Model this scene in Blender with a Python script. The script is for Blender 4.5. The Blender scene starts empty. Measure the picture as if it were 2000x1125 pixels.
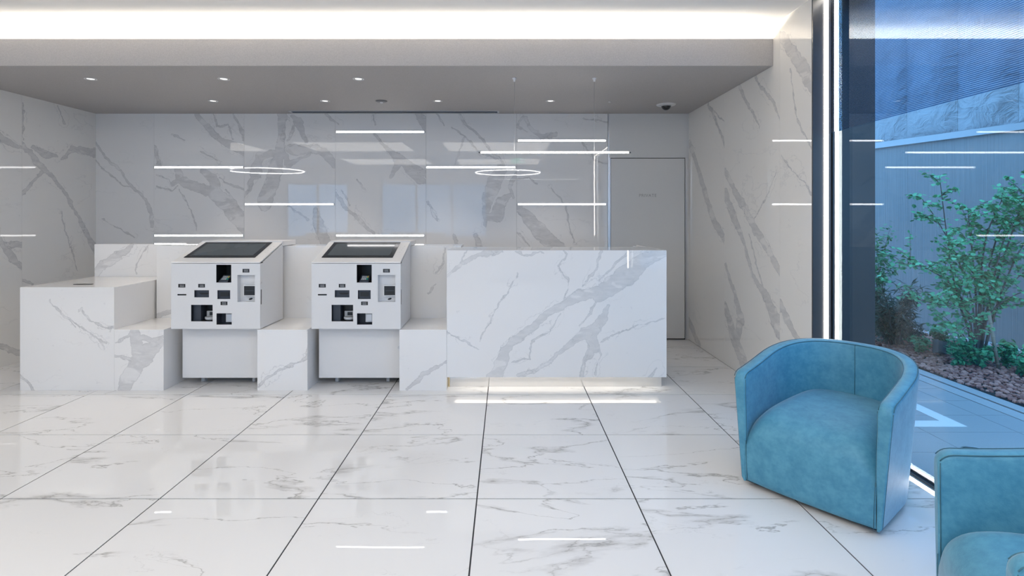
import bpy, math, random
from mathutils import Vector, Matrix, noise as mnoise

C = bpy.context.scene.collection
SC = bpy.context.scene
F, CX, CY, H = 1055.0, 988.0, 424.0, 1.42      # focal length (px), vanishing point, eye height (m)

# ------------------------------------------------------------------ camera, world, exposure
cam_d = bpy.data.cameras.new('camera')
cam_d.sensor_width = 36.0
cam_d.lens = F / 2000.0 * 36.0
cam_d.shift_x = (1000.0 - CX) / 2000.0
cam_d.shift_y = -(562.5 - CY) / 2000.0
cam_d.clip_start = 0.05
cam = bpy.data.objects.new('camera', cam_d)
cam.location = (0, 0, H)
cam.rotation_euler = (math.radians(90), 0, 0)
C.objects.link(cam)
SC.camera = cam

world = bpy.data.worlds.new('world')
SC.world = world
world.use_nodes = True
wn = world.node_tree
bg = wn.nodes['Background']
bg.inputs[0].default_value = (0.265, 0.57, 1.0, 1)
bg.inputs[1].default_value = 2.95

SC.view_settings.view_transform = 'Standard'
SC.view_settings.look = 'None'
SC.view_settings.gamma = 1.0
SC.view_settings.exposure = 0.15
SC.view_settings.use_curve_mapping = False
SC.cycles.max_bounces = 10
SC.cycles.diffuse_bounces = 5
SC.cycles.glossy_bounces = 5
SC.cycles.transparent_max_bounces = 24
SC.cycles.sample_clamp_indirect = 6.0
SC.cycles.caustics_reflective = False
SC.cycles.caustics_refractive = False

E_BAR, E_PENDANT, E_COVE, E_GLASS_LED, E_RING, E_KICK = 8.0, 10.0, 92.0, 18.0, 26.0, 6.5
E_FILL_PANEL = 3.3
WHITE_LED = (1.0, 0.97, 0.96)
WARM_LED = (1.0, 0.93, 0.82)

# ------------------------------------------------------------------ node helpers
def new_mat(name):
    m = bpy.data.materials.new(name)
    m.use_nodes = True
    return m, m.node_tree, m.node_tree.nodes['Principled BSDF']

def nd(t, kind, **kw):
    n = t.nodes.new(kind)
    for k, v in kw.items():
        setattr(n, k, v)
    return n

def setin(t, n, i, v):
    if hasattr(v, 'is_linked') or isinstance(v, bpy.types.NodeSocket):
        t.links.new(v, n.inputs[i])
    else:
        n.inputs[i].default_value = v

def mth(t, op, a, b=0.0, c=None, clamp=False):
    n = nd(t, 'ShaderNodeMath', operation=op, use_clamp=clamp)
    setin(t, n, 0, a); setin(t, n, 1, b)
    if c is not None: setin(t, n, 2, c)
    return n.outputs[0]

def vmt(t, op, a, b=(0, 0, 0), s=None, out=0):
    n = nd(t, 'ShaderNodeVectorMath', operation=op)
    setin(t, n, 0, a)
    if op != 'LENGTH': setin(t, n, 1, b) if op != 'SCALE' else None
    if s is not None: setin(t, n, 3, s)
    return n.outputs['Value'] if op in ('DOT_PRODUCT', 'LENGTH') else n.outputs[0]

def noise(t, vec, scale, detail=2.0, rough=0.5, dist=0.0, color=False):
    n = nd(t, 'ShaderNodeTexNoise')
    t.links.new(vec, n.inputs['Vector'])
    n.inputs['Scale'].default_value = scale
    n.inputs['Detail'].default_value = detail
    n.inputs['Roughness'].default_value = rough
    n.inputs['Distortion'].default_value = dist
    return n.outputs['Color'] if color else n.outputs['Fac']

def sstep(t, v, a, b, lo=0.0, hi=1.0):
    n = nd(t, 'ShaderNodeMapRange', interpolation_type='SMOOTHSTEP')
    setin(t, n, 0, v)
    n.inputs[1].default_value = a; n.inputs[2].default_value = b
    n.inputs[3].default_value = lo; n.inputs[4].default_value = hi
    return n.outputs[0]

def mixc(t, fac, a, b):
    n = nd(t, 'ShaderNodeMix', data_type='RGBA')
    setin(t, n, 0, fac)
    for i, v in ((6, a), (7, b)):
        if isinstance(v, tuple): v = (*v[:3], 1)
        setin(t, n, i, v)
    return n.outputs[2]

def bump(t, p, height, dist, strength=1.0):
    b = nd(t, 'ShaderNodeBump')
    b.inputs['Strength'].default_value = strength
    b.inputs['Distance'].default_value = dist
    t.links.new(height, b.inputs['Height'])
    t.links.new(b.outputs[0], p.inputs['Normal'])

def plain(name, col, rough=0.5, metal=0.0, grain=0.0, gscale=60.0, spec=0.5, bmp=0.0):
    m, t, p = new_mat(name)
    p.inputs['Roughness'].default_value = rough
    p.inputs['Metallic'].default_value = metal
    p.inputs['Specular IOR Level'].default_value = spec
    tc = nd(t, 'ShaderNodeTexCoord').outputs['Object']
    n = noise(t, tc, gscale, 3.0)
    g = max(grain, 0.01)
    t.links.new(mixc(t, n, tuple(c * (1 - g) for c in col), tuple(min(1, c * (1 + g)) for c in col)), p.inputs['Base Color'])
    if bmp: bump(t, p, n, bmp)
    return m

def emit(name, col, strength):
    m, t, p = new_mat(name)
    p.inputs['Base Color'].default_value = (0.9, 0.9, 0.9, 1)
    p.inputs['Emission Color'].default_value = (*col, 1)
    p.inputs['Emission Strength'].default_value = strength
    return m

# ------------------------------------------------------------------ marble
def marble(name, veins=(), seed=0.0, base=(0.765, 0.76, 0.76), vein=(0.46, 0.46, 0.475), thin=0.30, rough=0.015, wob=0.00022, cracks=True, fine=True):
    """veins: list of polylines [(u, v, halfwidth), ...] in metres on the face's own plane."""
    m, t, p = new_mat(name)
    uv = nd(t, 'ShaderNodeUVMap', uv_map='UVMap').outputs[0]
    pn = vmt(t, 'ADD', uv, (seed * 3.71, seed * 1.37, seed * 0.77))
    wa = vmt(t, 'SCALE', vmt(t, 'SUBTRACT', noise(t, pn, 3.5, 3.0, color=True), (.5, .5, .5)), s=0.085)
    wb = vmt(t, 'SCALE', vmt(t, 'SUBTRACT', noise(t, pn, 16.0, 5.0, color=True), (.5, .5, .5)), s=0.052)
    pw = vmt(t, 'ADD', vmt(t, 'ADD', uv, wa), wb)
    pw = vmt(t, 'MULTIPLY', pw, (1, 1, 0))
    dist = None
    for line in veins:
        for (ax, ay, aw), (bx, by, bw) in zip(line, line[1:]):
            dx, dy = bx - ax, by - ay
            L2 = max(dx * dx + dy * dy, 1e-8)
            q = vmt(t, 'SUBTRACT', pw, (ax, ay, 0))
            tt = mth(t, 'MULTIPLY', vmt(t, 'DOT_PRODUCT', q, (dx / L2, dy / L2, 0)), 1.0, clamp=True)
            off = nd(t, 'ShaderNodeVectorMath', operation='SCALE')
            off.inputs[0].default_value = (dx, dy, 0)
            t.links.new(tt, off.inputs[3])
            d = vmt(t, 'LENGTH', vmt(t, 'SUBTRACT', q, off.outputs[0]))
            d = mth(t, 'SUBTRACT', d, mth(t, 'MULTIPLY_ADD', tt, bw - aw, aw))
            dist = d if dist is None else mth(t, 'MINIMUM', dist, d)
    fac = None
    if dist is not None:
        er = noise(t, pn, 15.0, 5.0, 0.6)
        dd = mth(t, 'MULTIPLY_ADD', mth(t, 'SUBTRACT', er, 0.5), 0.034, mth(t, 'SUBTRACT', dist, 0.001))
        # cracks that leave and follow the main veins
        crack = 0.0
        if cracks:
            e2 = noise(t, pn, 4.5, 5.0, 0.58, 0.4)
            d2 = mth(t, 'MULTIPLY_ADD', mth(t, 'SUBTRACT', e2, 0.5), 0.34, dist)
            crack = mth(t, 'MULTIPLY', sstep(t, mth(t, 'ABSOLUTE', mth(t, 'SUBTRACT', d2, 0.012)), 0.0, 0.0055, 0.5, 0.0), sstep(t, dist, 0.16, 0.02))
            crack = mth(t, 'MULTIPLY', crack, sstep(t, noise(t, pn, 3.1, 2.0), 0.44, 0.56))
        fill = sstep(t, dd, 0.003, -0.003)
        # streaks run along the veins; islands open the wide ones
        mp = nd(t, 'ShaderNodeMapping'); t.links.new(pn, mp.inputs[0])
        mp.inputs['Rotation'].default_value = (0, 0, 0.75); mp.inputs['Scale'].default_value = (9, 28, 1)
        st = sstep(t, noise(t, mp.outputs[0], 1.0, 4.0, 0.6, 0.6), 0.3, 0.7, 0.55, 1.0)
        mi = nd(t, 'ShaderNodeMapping'); t.links.new(pn, mi.inputs[0])
        mi.inputs['Rotation'].default_value = (0, 0, 0.75); mi.inputs['Scale'].default_value = (3.6, 8.5, 1)
        isl = sstep(t, noise(t, mi.outputs[0], 1.0, 3.0, 0.5, 0.6), 0.56, 0.62, 1.0, 0.35)
        edge = sstep(t, mth(t, 'ABSOLUTE', dd), 0.0, 0.005, 0.45, 0.0)
        fac = mth(t, 'ADD', mth(t, 'MULTIPLY', mth(t, 'MULTIPLY', fill, st), mth(t, 'MULTIPLY', isl, 0.66)), mth(t, 'ADD', edge, crack))
    # hairline veins and flecks everywhere
    mp2 = nd(t, 'ShaderNodeMapping'); t.links.new(pn, mp2.inputs[0])
    mp2.inputs['Rotation'].default_value = (0, 0, 0.8 if seed % 2 < 1 else -0.8); mp2.inputs['Scale'].default_value = (0.7, 1.5, 1)
    n1 = noise(t, mp2.outputs[0], 1.1, 6.0, 0.55, 0.3)
    if not fine: n1 = 0.0
    hair = 0.0 if not fine else sstep(t, mth(t, 'ABSOLUTE', mth(t, 'SUBTRACT', n1, 0.5)), 0.0, 0.006, 1.0, 0.0)
    mask = sstep(t, noise(t, pn, 1.7, 2.0), 0.48, 0.62)
    hair = mth(t, 'MULTIPLY', mth(t, 'MULTIPLY', hair, mask), thin)
    fleck = sstep(t, noise(t, pn, 22.0, 2.0), 0.72, 0.78, 0.0, 0.22)
    g = mth(t, 'ADD', hair, fleck)
    fac = g if fac is None else mth(t, 'ADD', fac, g)
    fac = mth(t, 'MINIMUM', fac, 1.0)
    cloud = noise(t, pn, 2.0, 3.0)
    bc = mixc(t, cloud, tuple(c * 0.965 for c in base), base)
    t.links.new(mixc(t, fac, bc, vein), p.inputs['Base Color'])
    p.inputs['Roughness'].default_value = rough
    p.inputs['IOR'].default_value = 1.5
    if wob: bump(t, p, noise(t, pn, 3.2, 1.0), wob)
    return m

def floor_marble():
    m, t, p = new_mat('floor marble')
    tc = nd(t, 'ShaderNodeTexCoord').outputs['Object']
    rnd = nd(t, 'ShaderNodeObjectInfo').outputs['Random']
    off = nd(t, 'ShaderNodeVectorMath', operation='SCALE'); off.inputs[0].default_value = (61.0, 37.0, 0.0)
    t.links.new(rnd, off.inputs[3])
    pn = vmt(t, 'ADD', tc, off.outputs[0])
    mp = nd(t, 'ShaderNodeMapping'); t.links.new(pn, mp.inputs[0])
    mp.inputs['Rotation'].default_value = (0, 0, -0.55); mp.inputs['Scale'].default_value = (0.75, 2.3, 1)
    n1 = noise(t, mp.outputs[0], 0.95, 7.0, 0.56, 0.35)
    v = mth(t, 'ABSOLUTE', mth(t, 'SUBTRACT', n1, 0.5))
    wide = sstep(t, noise(t, mp.outputs[0], 1.6, 2.0), 0.44, 0.68, 0.003, 0.050)
    fill = nd(t, 'ShaderNodeMapRange', interpolation_type='SMOOTHSTEP')
    t.links.new(v, fill.inputs[0]); fill.inputs[1].default_value = 0
    t.links.new(wide, fill.inputs[2]); fill.inputs[3].default_value = 1; fill.inputs[4].default_value = 0
    st = sstep(t, noise(t, mp.outputs[0], 7.0, 5.0, 0.62), 0.32, 0.66, 0.15, 1.0)
    hair = sstep(t, v, 0.0, 0.006, 0.42, 0.0)
    mask = sstep(t, noise(t, pn, 1.4, 2.0), 0.36, 0.52)
    n2 = noise(t, mp.outputs[0], 2.6, 6.0, 0.55, 0.5)
    hair2 = mth(t, 'MULTIPLY', sstep(t, mth(t, 'ABSOLUTE', mth(t, 'SUBTRACT', n2, 0.5)), 0.0, 0.006, 0.22, 0.0),
                sstep(t, noise(t, pn, 2.3, 2.0), 0.52, 0.64))
    f = mth(t, 'MULTIPLY', mth(t, 'ADD', mth(t, 'MULTIPLY', mth(t, 'MULTIPLY', fill.outputs[0], st), 0.55), hair), mask)
    f = mth(t, 'MINIMUM', mth(t, 'ADD', f, hair2), 1.0)
    t.links.new(mixc(t, f, (0.74, 0.735, 0.735), (0.33, 0.32, 0.31)), p.inputs['Base Color'])
    p.inputs['Roughness'].default_value = 0.012
    p.inputs['IOR'].default_value = 1.52
    bump(t, p, noise(t, pn, 3.0, 1.0), 0.0004)
    return m

# ------------------------------------------------------------------ geometry helpers
class MB:
    def __init__(s): s.v = []; s.f = []; s.sm = []
    def add(s, vs, fs, smooth=False):
        b = len(s.v); s.v += [tuple(v) for v in vs]
        for f in fs: s.f.append(tuple(i + b for i in f)); s.sm.append(smooth)
        return s
    def box(s, x0, x1, y0, y1, z0, z1, skip=''):
        vs = [(x, y, z) for z in (z0, z1) for y in (y0, y1) for x in (x0, x1)]
        fs = {'b': (0, 2, 3, 1), 't': (4, 5, 7, 6), 'f': (0, 1, 5, 4), 'k': (2, 6, 7, 3), 'l': (0, 4, 6, 2), 'r': (1, 3, 7, 5)}
        return s.add(vs, [f for k, f in fs.items() if k not in skip])
    def prism(s, poly, x0, x1, skip=()):            # poly in (y, z), extruded along x
        n = len(poly)
        vs = [(x0, y, z) for y, z in poly] + [(x1, y, z) for y, z in poly]
        fs = [tuple(range(n)), tuple(range(2 * n - 1, n - 1, -1))]
        for i in range(n):
            if i in skip: continue
            j = (i + 1) % n
            fs.append((i, i + n, j + n, j))
        return s.add(vs, fs)
    def tube(s, pts, r, n=8, smooth=True, cap=True):
        pts = [Vector(p) for p in pts]
        rs = r if isinstance(r, (list, tuple)) else [r] * len(pts)
        vs = []
        for i, p in enumerate(pts):
            d = (pts[min(i + 1, len(pts) - 1)] - pts[max(i - 1, 0)])
            d = d.normalized() if d.length > 1e-9 else Vector((0, 0, 1))
            a = d.orthogonal().normalized() if i == 0 else (a - d * a.dot(d)).normalized()
            b = d.cross(a)
            for k in range(n):
                w = 2 * math.pi * k / n
                vs.append(p + (a * math.cos(w) + b * math.sin(w)) * rs[i])
        fs = []
        for i in range(len(pts) - 1):
            for k in range(n):
                j = (k + 1) % n
                fs.append((i * n + k, i * n + j, (i + 1) * n + j, (i + 1) * n + k))
        s.add(vs, fs, smooth)
        if cap:
            b = len(s.v) - len(vs)
            s.f += [tuple(b + k for k in range(n - 1, -1, -1)), tuple(b + (len(pts) - 1) * n + k for k in range(n))]
            s.sm += [False, False]
        return s
    def lathe(s, prof, c=(0, 0, 0), n=28, smooth=True):   # prof (r, z)
        vs = [(c[0] + r * math.cos(2 * math.pi * k / n), c[1] + r * math.sin(2 * math.pi * k / n), c[2] + z) for r, z in prof for k in range(n)]
        fs = [(i * n + k, i * n + (k + 1) % n, (i + 1) * n + (k + 1) % n, (i + 1) * n + k) for i in range(len(prof) - 1) for k in range(n)]
        return s.add(vs, fs, smooth)
    def disc(s, c, r, n=28, up=True):
        vs = [(c[0] + r * math.cos(2 * math.pi * k / n), c[1] + r * math.sin(2 * math.pi * k / n), c[2]) for k in range(n)]
        return s.add(vs, [tuple(range(n)) if up else tuple(range(n - 1, -1, -1))])
    def build(s, name, mat, parent=None, origin=None, front=None, bevel=0.0, normals=False):
        """front: axis letter of the face that carries the marble's own veins; others are shifted away."""
        me = bpy.data.meshes.new(name)
        o3 = Vector(parent_world(parent)) if parent is not None else Vector(origin or (0, 0, 0))
        me.from_pydata([Vector(v) - o3 for v in s.v], [], s.f)
        me.polygons.foreach_set('use_smooth', s.sm)
        if normals:
            import bmesh
            bm = bmesh.new(); bm.from_mesh(me); bmesh.ops.recalc_face_normals(bm, faces=bm.faces); bm.to_mesh(me); bm.free()
        uvl = me.uv_layers.new(name='UVMap')
        for poly in me.polygons:
            nx, ny, nz = (abs(c) for c in poly.normal)
            ax = 'x' if nx >= ny and nx >= nz else ('y' if ny >= nz else 'z')
            sh = 0.0 if front is None or (ax == front) else 23.0
            for li in poly.loop_indices:
                v = s.v[me.loops[li].vertex_index]
                uv = (v[1], v[2]) if ax == 'x' else ((v[0], v[2]) if ax == 'y' else (v[0], v[1]))
                uvl.data[li].uv = (uv[0] + sh, uv[1] + sh)
        me.materials.append(mat)
        o = bpy.data.objects.new(name, me)
        C.objects.link(o)
        if parent is not None: o.parent = parent
        else: o.location = o3
        if bevel:
            b = o.modifiers.new('bevel', 'BEVEL'); b.width = bevel; b.segments = 2; b.limit_method = 'ANGLE'
        return o

def parent_world(o):
    p = Vector((0, 0, 0))
    while o is not None:
        p += o.location; o = o.parent
    return p

def tag(o, label=None, cat=None, group=None, kind=None):
    if label: o['label'] = label
    if cat: o['category'] = cat
    if group: o['group'] = group
    if kind: o['kind'] = kind
    return o

def thing(name, loc, label, cat, group=None, rz=0.0):
    o = bpy.data.objects.new(name, None); C.objects.link(o)
    o.empty_display_size = 0.1
    o.location = loc; o.rotation_euler = (0, 0, rz)
    return tag(o, label, cat, group)

def struct(o, label=None): return tag(o, label, None, None, 'structure')

# pixel -> plane (used to place the stone's own veins on each slab, in metres)
def on_y(Y):  return lambda x, y: ((x - CX) / F * Y, H - (y - CY) / F * Y)
def on_x(X):
    def f(x, y):
        Y = X * F / (x - CX)
        return (Y, H - (y - CY) / F * Y)
    return f
def zoomed(x0, y0, s): return lambda a, b: (x0 + a / s, y0 + b / s)

def vein_lines(plane, zm, scale, lines):
    out = []
    for ln in lines:
        pts, ws = ln
        if not isinstance(ws, (list, tuple)): ws = [ws] * len(pts)
        res = []
        for i, (a, b) in enumerate(pts):
            p0 = pts[max(i - 1, 0)]; p1 = pts[min(i + 1, len(pts) - 1)]
            dx, dy = p1[0] - p0[0], p1[1] - p0[1]
            L = math.hypot(dx, dy) or 1
            nx, ny = -dy / L * ws[i], dx / L * ws[i]
            c = Vector(plane(*zm(a, b)))
            e1 = Vector(plane(*zm(a + nx, b + ny))); e0 = Vector(plane(*zm(a - nx, b - ny)))
            q0 = Vector(plane(*zm(*p0))); q1 = Vector(plane(*zm(*p1)))
            d = (q1 - q0).normalized()
            w = abs((e1 - e0).x * d.y - (e1 - e0).y * d.x) / 2
            res.append((c.x, c.y, w))
        out.append(res)
    return out

# ------------------------------------------------------------------ dimensions
YB = 6.268                       # back wall
XR, XL = 2.121, -4.759           # right and left walls
ZS, ZSL = 2.62, 2.835            # soffit underside, top of its lip
YS = 4.285                       # soffit front
ZC = 2.94                        # upper ceiling
XG = 2.255                       # glass plane
YG0, YG1 = -0.96, 3.735          # glass ends
YREAR, XFAR = -3.6, -8.0         # back of the lobby behind the camera, far left

M = {}
M['white_paint'] = plain('white painted board', (0.63, 0.635, 0.64), 0.55, grain=0.02)
M['ceiling'] = plain('white matt ceiling', (0.88, 0.865, 0.84), 0.9, grain=0.02, gscale=120)
M['grout'] = plain('dark grout', (0.035, 0.035, 0.040), 0.9, spec=0.1)
M['dark_frame'] = plain('dark bronze metal', (0.030, 0.032, 0.036), 0.35, grain=0.1, spec=0.5)
M['black'] = plain('black plastic', (0.008, 0.009, 0.011), 0.4)
M['navy'] = plain('dark slate plastic', (0.030, 0.038, 0.055), 0.45)
M['kiosk_white'] = plain('white powder coated steel', (0.655, 0.66, 0.675), 0.32, grain=0.01)
M['grey_plastic'] = plain('pale grey plastic', (0.45, 0.47, 0.50), 0.3)
M['steel'] = plain('brushed steel', (0.55, 0.55, 0.56), 0.3, 1.0)
M['brass'] = plain('brass edging', (0.75, 0.60, 0.36), 0.3, 0.8)
M['bar'] = emit('white light bar', WHITE_LED, E_BAR)
M['pendant'] = emit('pendant diffuser', (1.0, 0.96, 0.90), E_PENDANT)
M['cove'] = emit('warm cove light', (1.0, 0.90, 0.77), E_COVE)
M['glass_led'] = emit('warm window light strip', (1.0, 0.93, 0.85), E_GLASS_LED)
M['ring'] = emit('ring light', WHITE_LED, E_RING)
M['kick'] = emit('warm plinth light', WARM_LED, E_KICK)
M['fill_panel'] = emit('added fill light diffuser', (1.0, 0.935, 0.84), E_FILL_PANEL)
M['lens'] = emit('downlight lens', (1.0, 0.95, 0.9), 1.1)

def soffit_mat():
    m, t, p = new_mat('taupe woven wallcovering')
    tc = nd(t, 'ShaderNodeTexCoord').outputs['Object']
    n = noise(t, tc, 170.0, 3.0)
    t.links.new(mixc(t, n, (0.31, 0.298, 0.295), (0.47, 0.452, 0.448)), p.inputs['Base Color'])
    p.inputs['Roughness'].default_value = 0.62
    bump(t, p, n, 0.0006)
    return m
M['soffit'] = soffit_mat()

def glass_mat(name, tint, spec_boost=1.0, dark=1.0):
    m = bpy.data.materials.new(name); m.use_nodes = True
    t = m.node_tree; t.nodes.remove(t.nodes['Principled BSDF'])
    out = t.nodes['Material Output']
    geo = nd(t, 'ShaderNodeNewGeometry')
    c = mth(t, 'ABSOLUTE', vmt(t, 'DOT_PRODUCT', geo.outputs['Normal'], geo.outputs['Incoming']))
    k = mth(t, 'POWER', mth(t, 'SUBTRACT', 1.0, c, clamp=True), 5.0)
    f = mth(t, 'MULTIPLY_ADD', k, 0.96, 0.04 * spec_boost, clamp=True)
    tr = nd(t, 'ShaderNodeBsdfTransparent'); tr.inputs[0].default_value = (*tint, 1)
    gl = nd(t, 'ShaderNodeBsdfGlossy'); gl.inputs['Roughness'].default_value = 0.0
    mx = nd(t, 'ShaderNodeMixShader')
    t.links.new(f, mx.inputs[0]); t.links.new(tr.outputs[0], mx.inputs[1]); t.links.new(gl.outputs[0], mx.inputs[2])
    t.links.new(mx.outputs[0], out.inputs[0])
    return m
M['spot_grey'] = plain('grey painted aluminium', (.16, .16, .17), .45, .2)
M['glass'] = glass_mat('clear window glass', (0.90, 0.965, 0.99))
M['rib_glass'] = glass_mat('ribbed privacy film', (0.40, 0.60, 0.79), 4.0)

def leather_mat():
    m, t, p = new_mat('teal suede leather')
    tc = nd(t, 'ShaderNodeTexCoord').outputs['Object']
    n1 = noise(t, tc, 14.0, 6.0, 0.62)
    n2 = noise(t, tc, 60.0, 4.0)
    f = mth(t, 'MULTIPLY_ADD', n2, 0.35, mth(t, 'MULTIPLY', n1, 0.75))
    f = sstep(t, f, 0.35, 0.75)
    t.links.new(mixc(t, f, (0.042, 0.205, 0.330), (0.082, 0.290, 0.420)), p.inputs['Base Color'])
    p.inputs['Roughness'].default_value = 0.55
    p.inputs['Sheen Weight'].default_value = 0.25
    p.inputs['Sheen Roughness'].default_value = 0.4
    bump(t, p, noise(t, tc, 220.0, 2.0), 0.0006)
    return m
M['leather'] = leather_mat()
M['piping'] = plain('dark teal piping', (0.030, 0.120, 0.170), 0.5)

# ================================================================== SETTING
# ---- floor: slab with 0.8 m tiles
TX0, TY0, TS = -0.146, 2.724, 0.80
floor_o = struct(MB().box(XFAR, XG + 0.02, YREAR - 0.1, YB + 0.05, -0.12, -0.0025).build('floor', M['grout']))
mf = floor_marble()
tile_mesh = {}
def floor_tile(x0, x1, y0, y1):
    key = (round(x1 - x0, 3), round(y1 - y0, 3))
    g = 0.0034
    if key not in tile_mesh:
        hx, hy = key[0] / 2 - g, key[1] / 2 - g
        me = bpy.data.meshes.new('tile')
        vs = [(-hx, -hy, -.0025), (hx, -hy, -.0025), (hx, hy, -.0025), (-hx, hy, -.0025), (-hx, -hy, 0), (hx, -hy, 0), (hx, hy, 0), (-hx, hy, 0)]
        fs = [(4, 5, 6, 7)] + [(i, (i + 1) % 4, (i + 1) % 4 + 4, i + 4) for i in range(4)]
        me.from_pydata(vs, [], fs); me.materials.append(mf)
        tile_mesh[key] = me
    o = bpy.data.objects.new('tile', tile_mesh[key]); C.objects.link(o)
    o.parent = floor_o; o.location = ((x0 + x1) / 2, (y0 + y1) / 2, 0)
XFL = 2.186                                  # tiles stop at the light strip
ix = -10
while TX0 + ix * TS < XFL:
    x0, x1 = TX0 + ix * TS, min(TX0 + (ix + 1) * TS, XFL)
    if x0 >= XFAR:
        iy = -7
        while TY0 + iy * TS < YB:
            y0, y1 = TY0 + iy * TS, min(TY0 + (iy + 1) * TS, YB)
            xx1 = min(x1, XR) if y0 > YG1 else x1
            if y0 > YREAR - 0.01 and x0 < xx1 and not (x1 < XL - 0.05 and y0 > 2.4): floor_tile(x0, xx1, y0, y1)
            iy += 1
    ix += 1

# ---- ceiling
struct(MB().box(XFAR, XG + 0.1, YREAR, 4.80, ZC, ZC + 0.1).build('ceiling', M['ceiling']))
# ---- soffit over the counter: lip, underside, cove trough
so = MB()
so.prism([(YS, ZS), (YS, ZSL), (YS + 0.02, ZSL), (YS + 0.02, ZSL - 0.10), (4.78, ZSL - 0.10), (4.78, ZC), (YB, ZC), (YB, ZS)], XL, XR - 0.002)
sof = struct(so.build('ceiling_soffit', M['soffit'], normals=True))
ln_ = MB(); ln_.box(XL + .001, XR - .003, YS + .0202, YS + .024, ZSL - .0995, ZSL - .012); ln_.box(XL + .001, XR - .003, YS + .024, 4.775, ZSL - .0995, ZSL - .096); ln_.box(XL + .001, XR - .003, 4.775, 4.779, ZSL - .096, ZC - .001)
ln_.build('cove_lining', M['ceiling'], sof)
cl = MB().box(XL + 0.02, XR - 0.13, YS + 0.16, YS + 0.21, ZSL - 0.056, ZSL - 0.045)
cove = cl.build('light_strip', M['cove'], sof)
MB().box(XL + 0.01, XR - 0.12, YS + 0.15, YS + 0.22, ZSL - 0.0955, ZSL - 0.0565).build('strip_housing', M['white_paint'], sof)

# ---- back wall: backing, six marble slabs, white board bay
px2x = lambda px, Y=YB: (px - CX) / F * Y
wb = struct(MB().box(XL - 0.1, XR + 0.1, YB + 0.02, YB + 0.14, -0.05, ZC).build('wall_back', M['grout']))
zA = zoomed(180, 215, 4.1667); zB = zoomed(640, 215, 3.5714)
BV = [
 (zA, 4.1667, [([(25,250),(100,360),(230,500),(300,600),(400,690),(440,750),(480,850),(490,940)],[5,7,8,8,10,12,16,14]),
               ([(30,405),(130,520),(250,620),(320,630)],3.5), ([(70,880),(150,930),(350,1040)],3)]),
 (zA, 4.1667, [([(850,40),(980,170),(1050,240),(1150,290),(1240,335)],[18,22,26,36,46]), ([(1160,40),(1205,140),(1245,230)],[6,10,18]),
               ([(500,300),(520,380),(550,450)],[18,16,8]), ([(690,480),(720,560),(800,610),(920,650)],[26,36,42,36]),
               ([(650,600),(720,560)],[14,26]), ([(910,490),(980,560),(1000,620)],[26,42,46]),
               ([(940,640),(1010,680),(1120,790),(1250,960)],[30,56,62,60]), ([(1040,550),(1110,600),(1235,650)],[5,6,9]),
               ([(990,40),(1020,130),(1110,120),(1150,230)],4), ([(710,640),(790,780),(850,990)],3), ([(520,520),(620,560),(650,600)],4),
               ([(530,620),(650,650),(700,620)],4), ([(1100,650),(1150,740),(1240,830)],5), ([(650,200),(750,245)],3), ([(880,330),(1030,410)],3)]),
 (zA, 4.1667, [([(1550,40),(1550,180),(1535,330),(1490,500),(1400,750)],[38,24,40,52,58]), ([(1630,40),(1690,110),(1740,250)],[14,30,16]),
               ([(1650,130),(1600,245)],[8,8]), ([(1640,320),(1800,325),(1900,360),(1975,450)],[46,32,38,30]),
               ([(1570,330),(1600,440),(1660,410),(1760,365)],[10,26,14,6]), ([(1480,345),(1360,370),(1330,520)],[26,36,46]),
               ([(1310,540),(1290,640),(1245,700)],[18,18,10]), ([(1590,780),(1760,890)],[5,8]), ([(1820,800),(1830,900),(1900,1080)],[14,38,46]),
               ([(1880,40),(1970,90)],6)]),
 (zB, 3.5714, [([(330,170),(400,260),(480,330),(580,400),(690,450)],[4,8,28,34,22]), ([(490,360),(440,470)],[26,8]),
               ([(560,400),(640,490),(690,500)],[36,26,14]), ([(620,10),(700,130)],[20,34]),
               ([(60,580),(140,680),(210,740),(310,860)],[8,11,13,8]), ([(100,560),(160,650)],4), ([(200,480),(260,560)],4), ([(0,50),(85,95)],4),
               ([(320,30),(335,110)],3)]),
 (zB, 3.5714, [([(925,30),(980,110),(1050,180),(1130,280),(1235,390)],[6,7,7,7,5]), ([(870,125),(950,170),(1040,280),(1200,360)],4),
               ([(1210,420),(1160,520),(1125,620),(1095,800)],[36,46,36,8]), ([(1310,450),(1270,530),(1300,610)],[16,12,6]),
               ([(1270,590),(1215,640),(1185,740),(1120,750)],[14,34,40,22]), ([(880,860),(920,960)],10), ([(1030,870),(1060,960)],[16,26]),
               ([(950,190),(890,370)],2.5), ([(770,40),(810,110)],3), ([(690,640),(760,760)],6)]),
 (zB, 3.5714, [([(1315,670),(1400,760),(1500,870),(1610,970)],[14,46,50,50]), ([(1380,60),(1430,130),(1480,180),(1600,180)],[9,11,16,18]),
               ([(1360,45),(1330,110),(1400,150)],[6,8,4]), ([(1310,470),(1400,470),(1460,525)],[6,4,3]), ([(1770,230),(1860,350),(1960,375)],[6,4,4]),
               ([(1560,540),(1650,660),(1720,920)],2.5), ([(1310,860),(1360,900),(1420,960)],4), ([(1780,50),(1960,85)],3)]),
]
edges = [187, 301, 477, 655, 832, 1009, 1187]
for i in range(6):
    zm, s, lines = BV[i]
    mt = marble('wall slab %d' % i, vein_lines(on_y(YB), zm, s, lines), seed=1.0 + i * 1.3, thin=0.22)
    MB().box(px2x(edges[i]) + (0.0008 if i else -0.05), px2x(edges[i + 1]) - 0.0008, YB, YB + 0.02, 0.0, ZS + 0.05).build('slab', mt, wb, front='y')
xp0, xp1 = px2x(1187), XR
MB().box(xp0 + 0.002, xp0 + 0.018, YB - 0.004, YB + 0.02, 0.0, ZS).build('trim_strip', M['steel'], wb)
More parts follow.
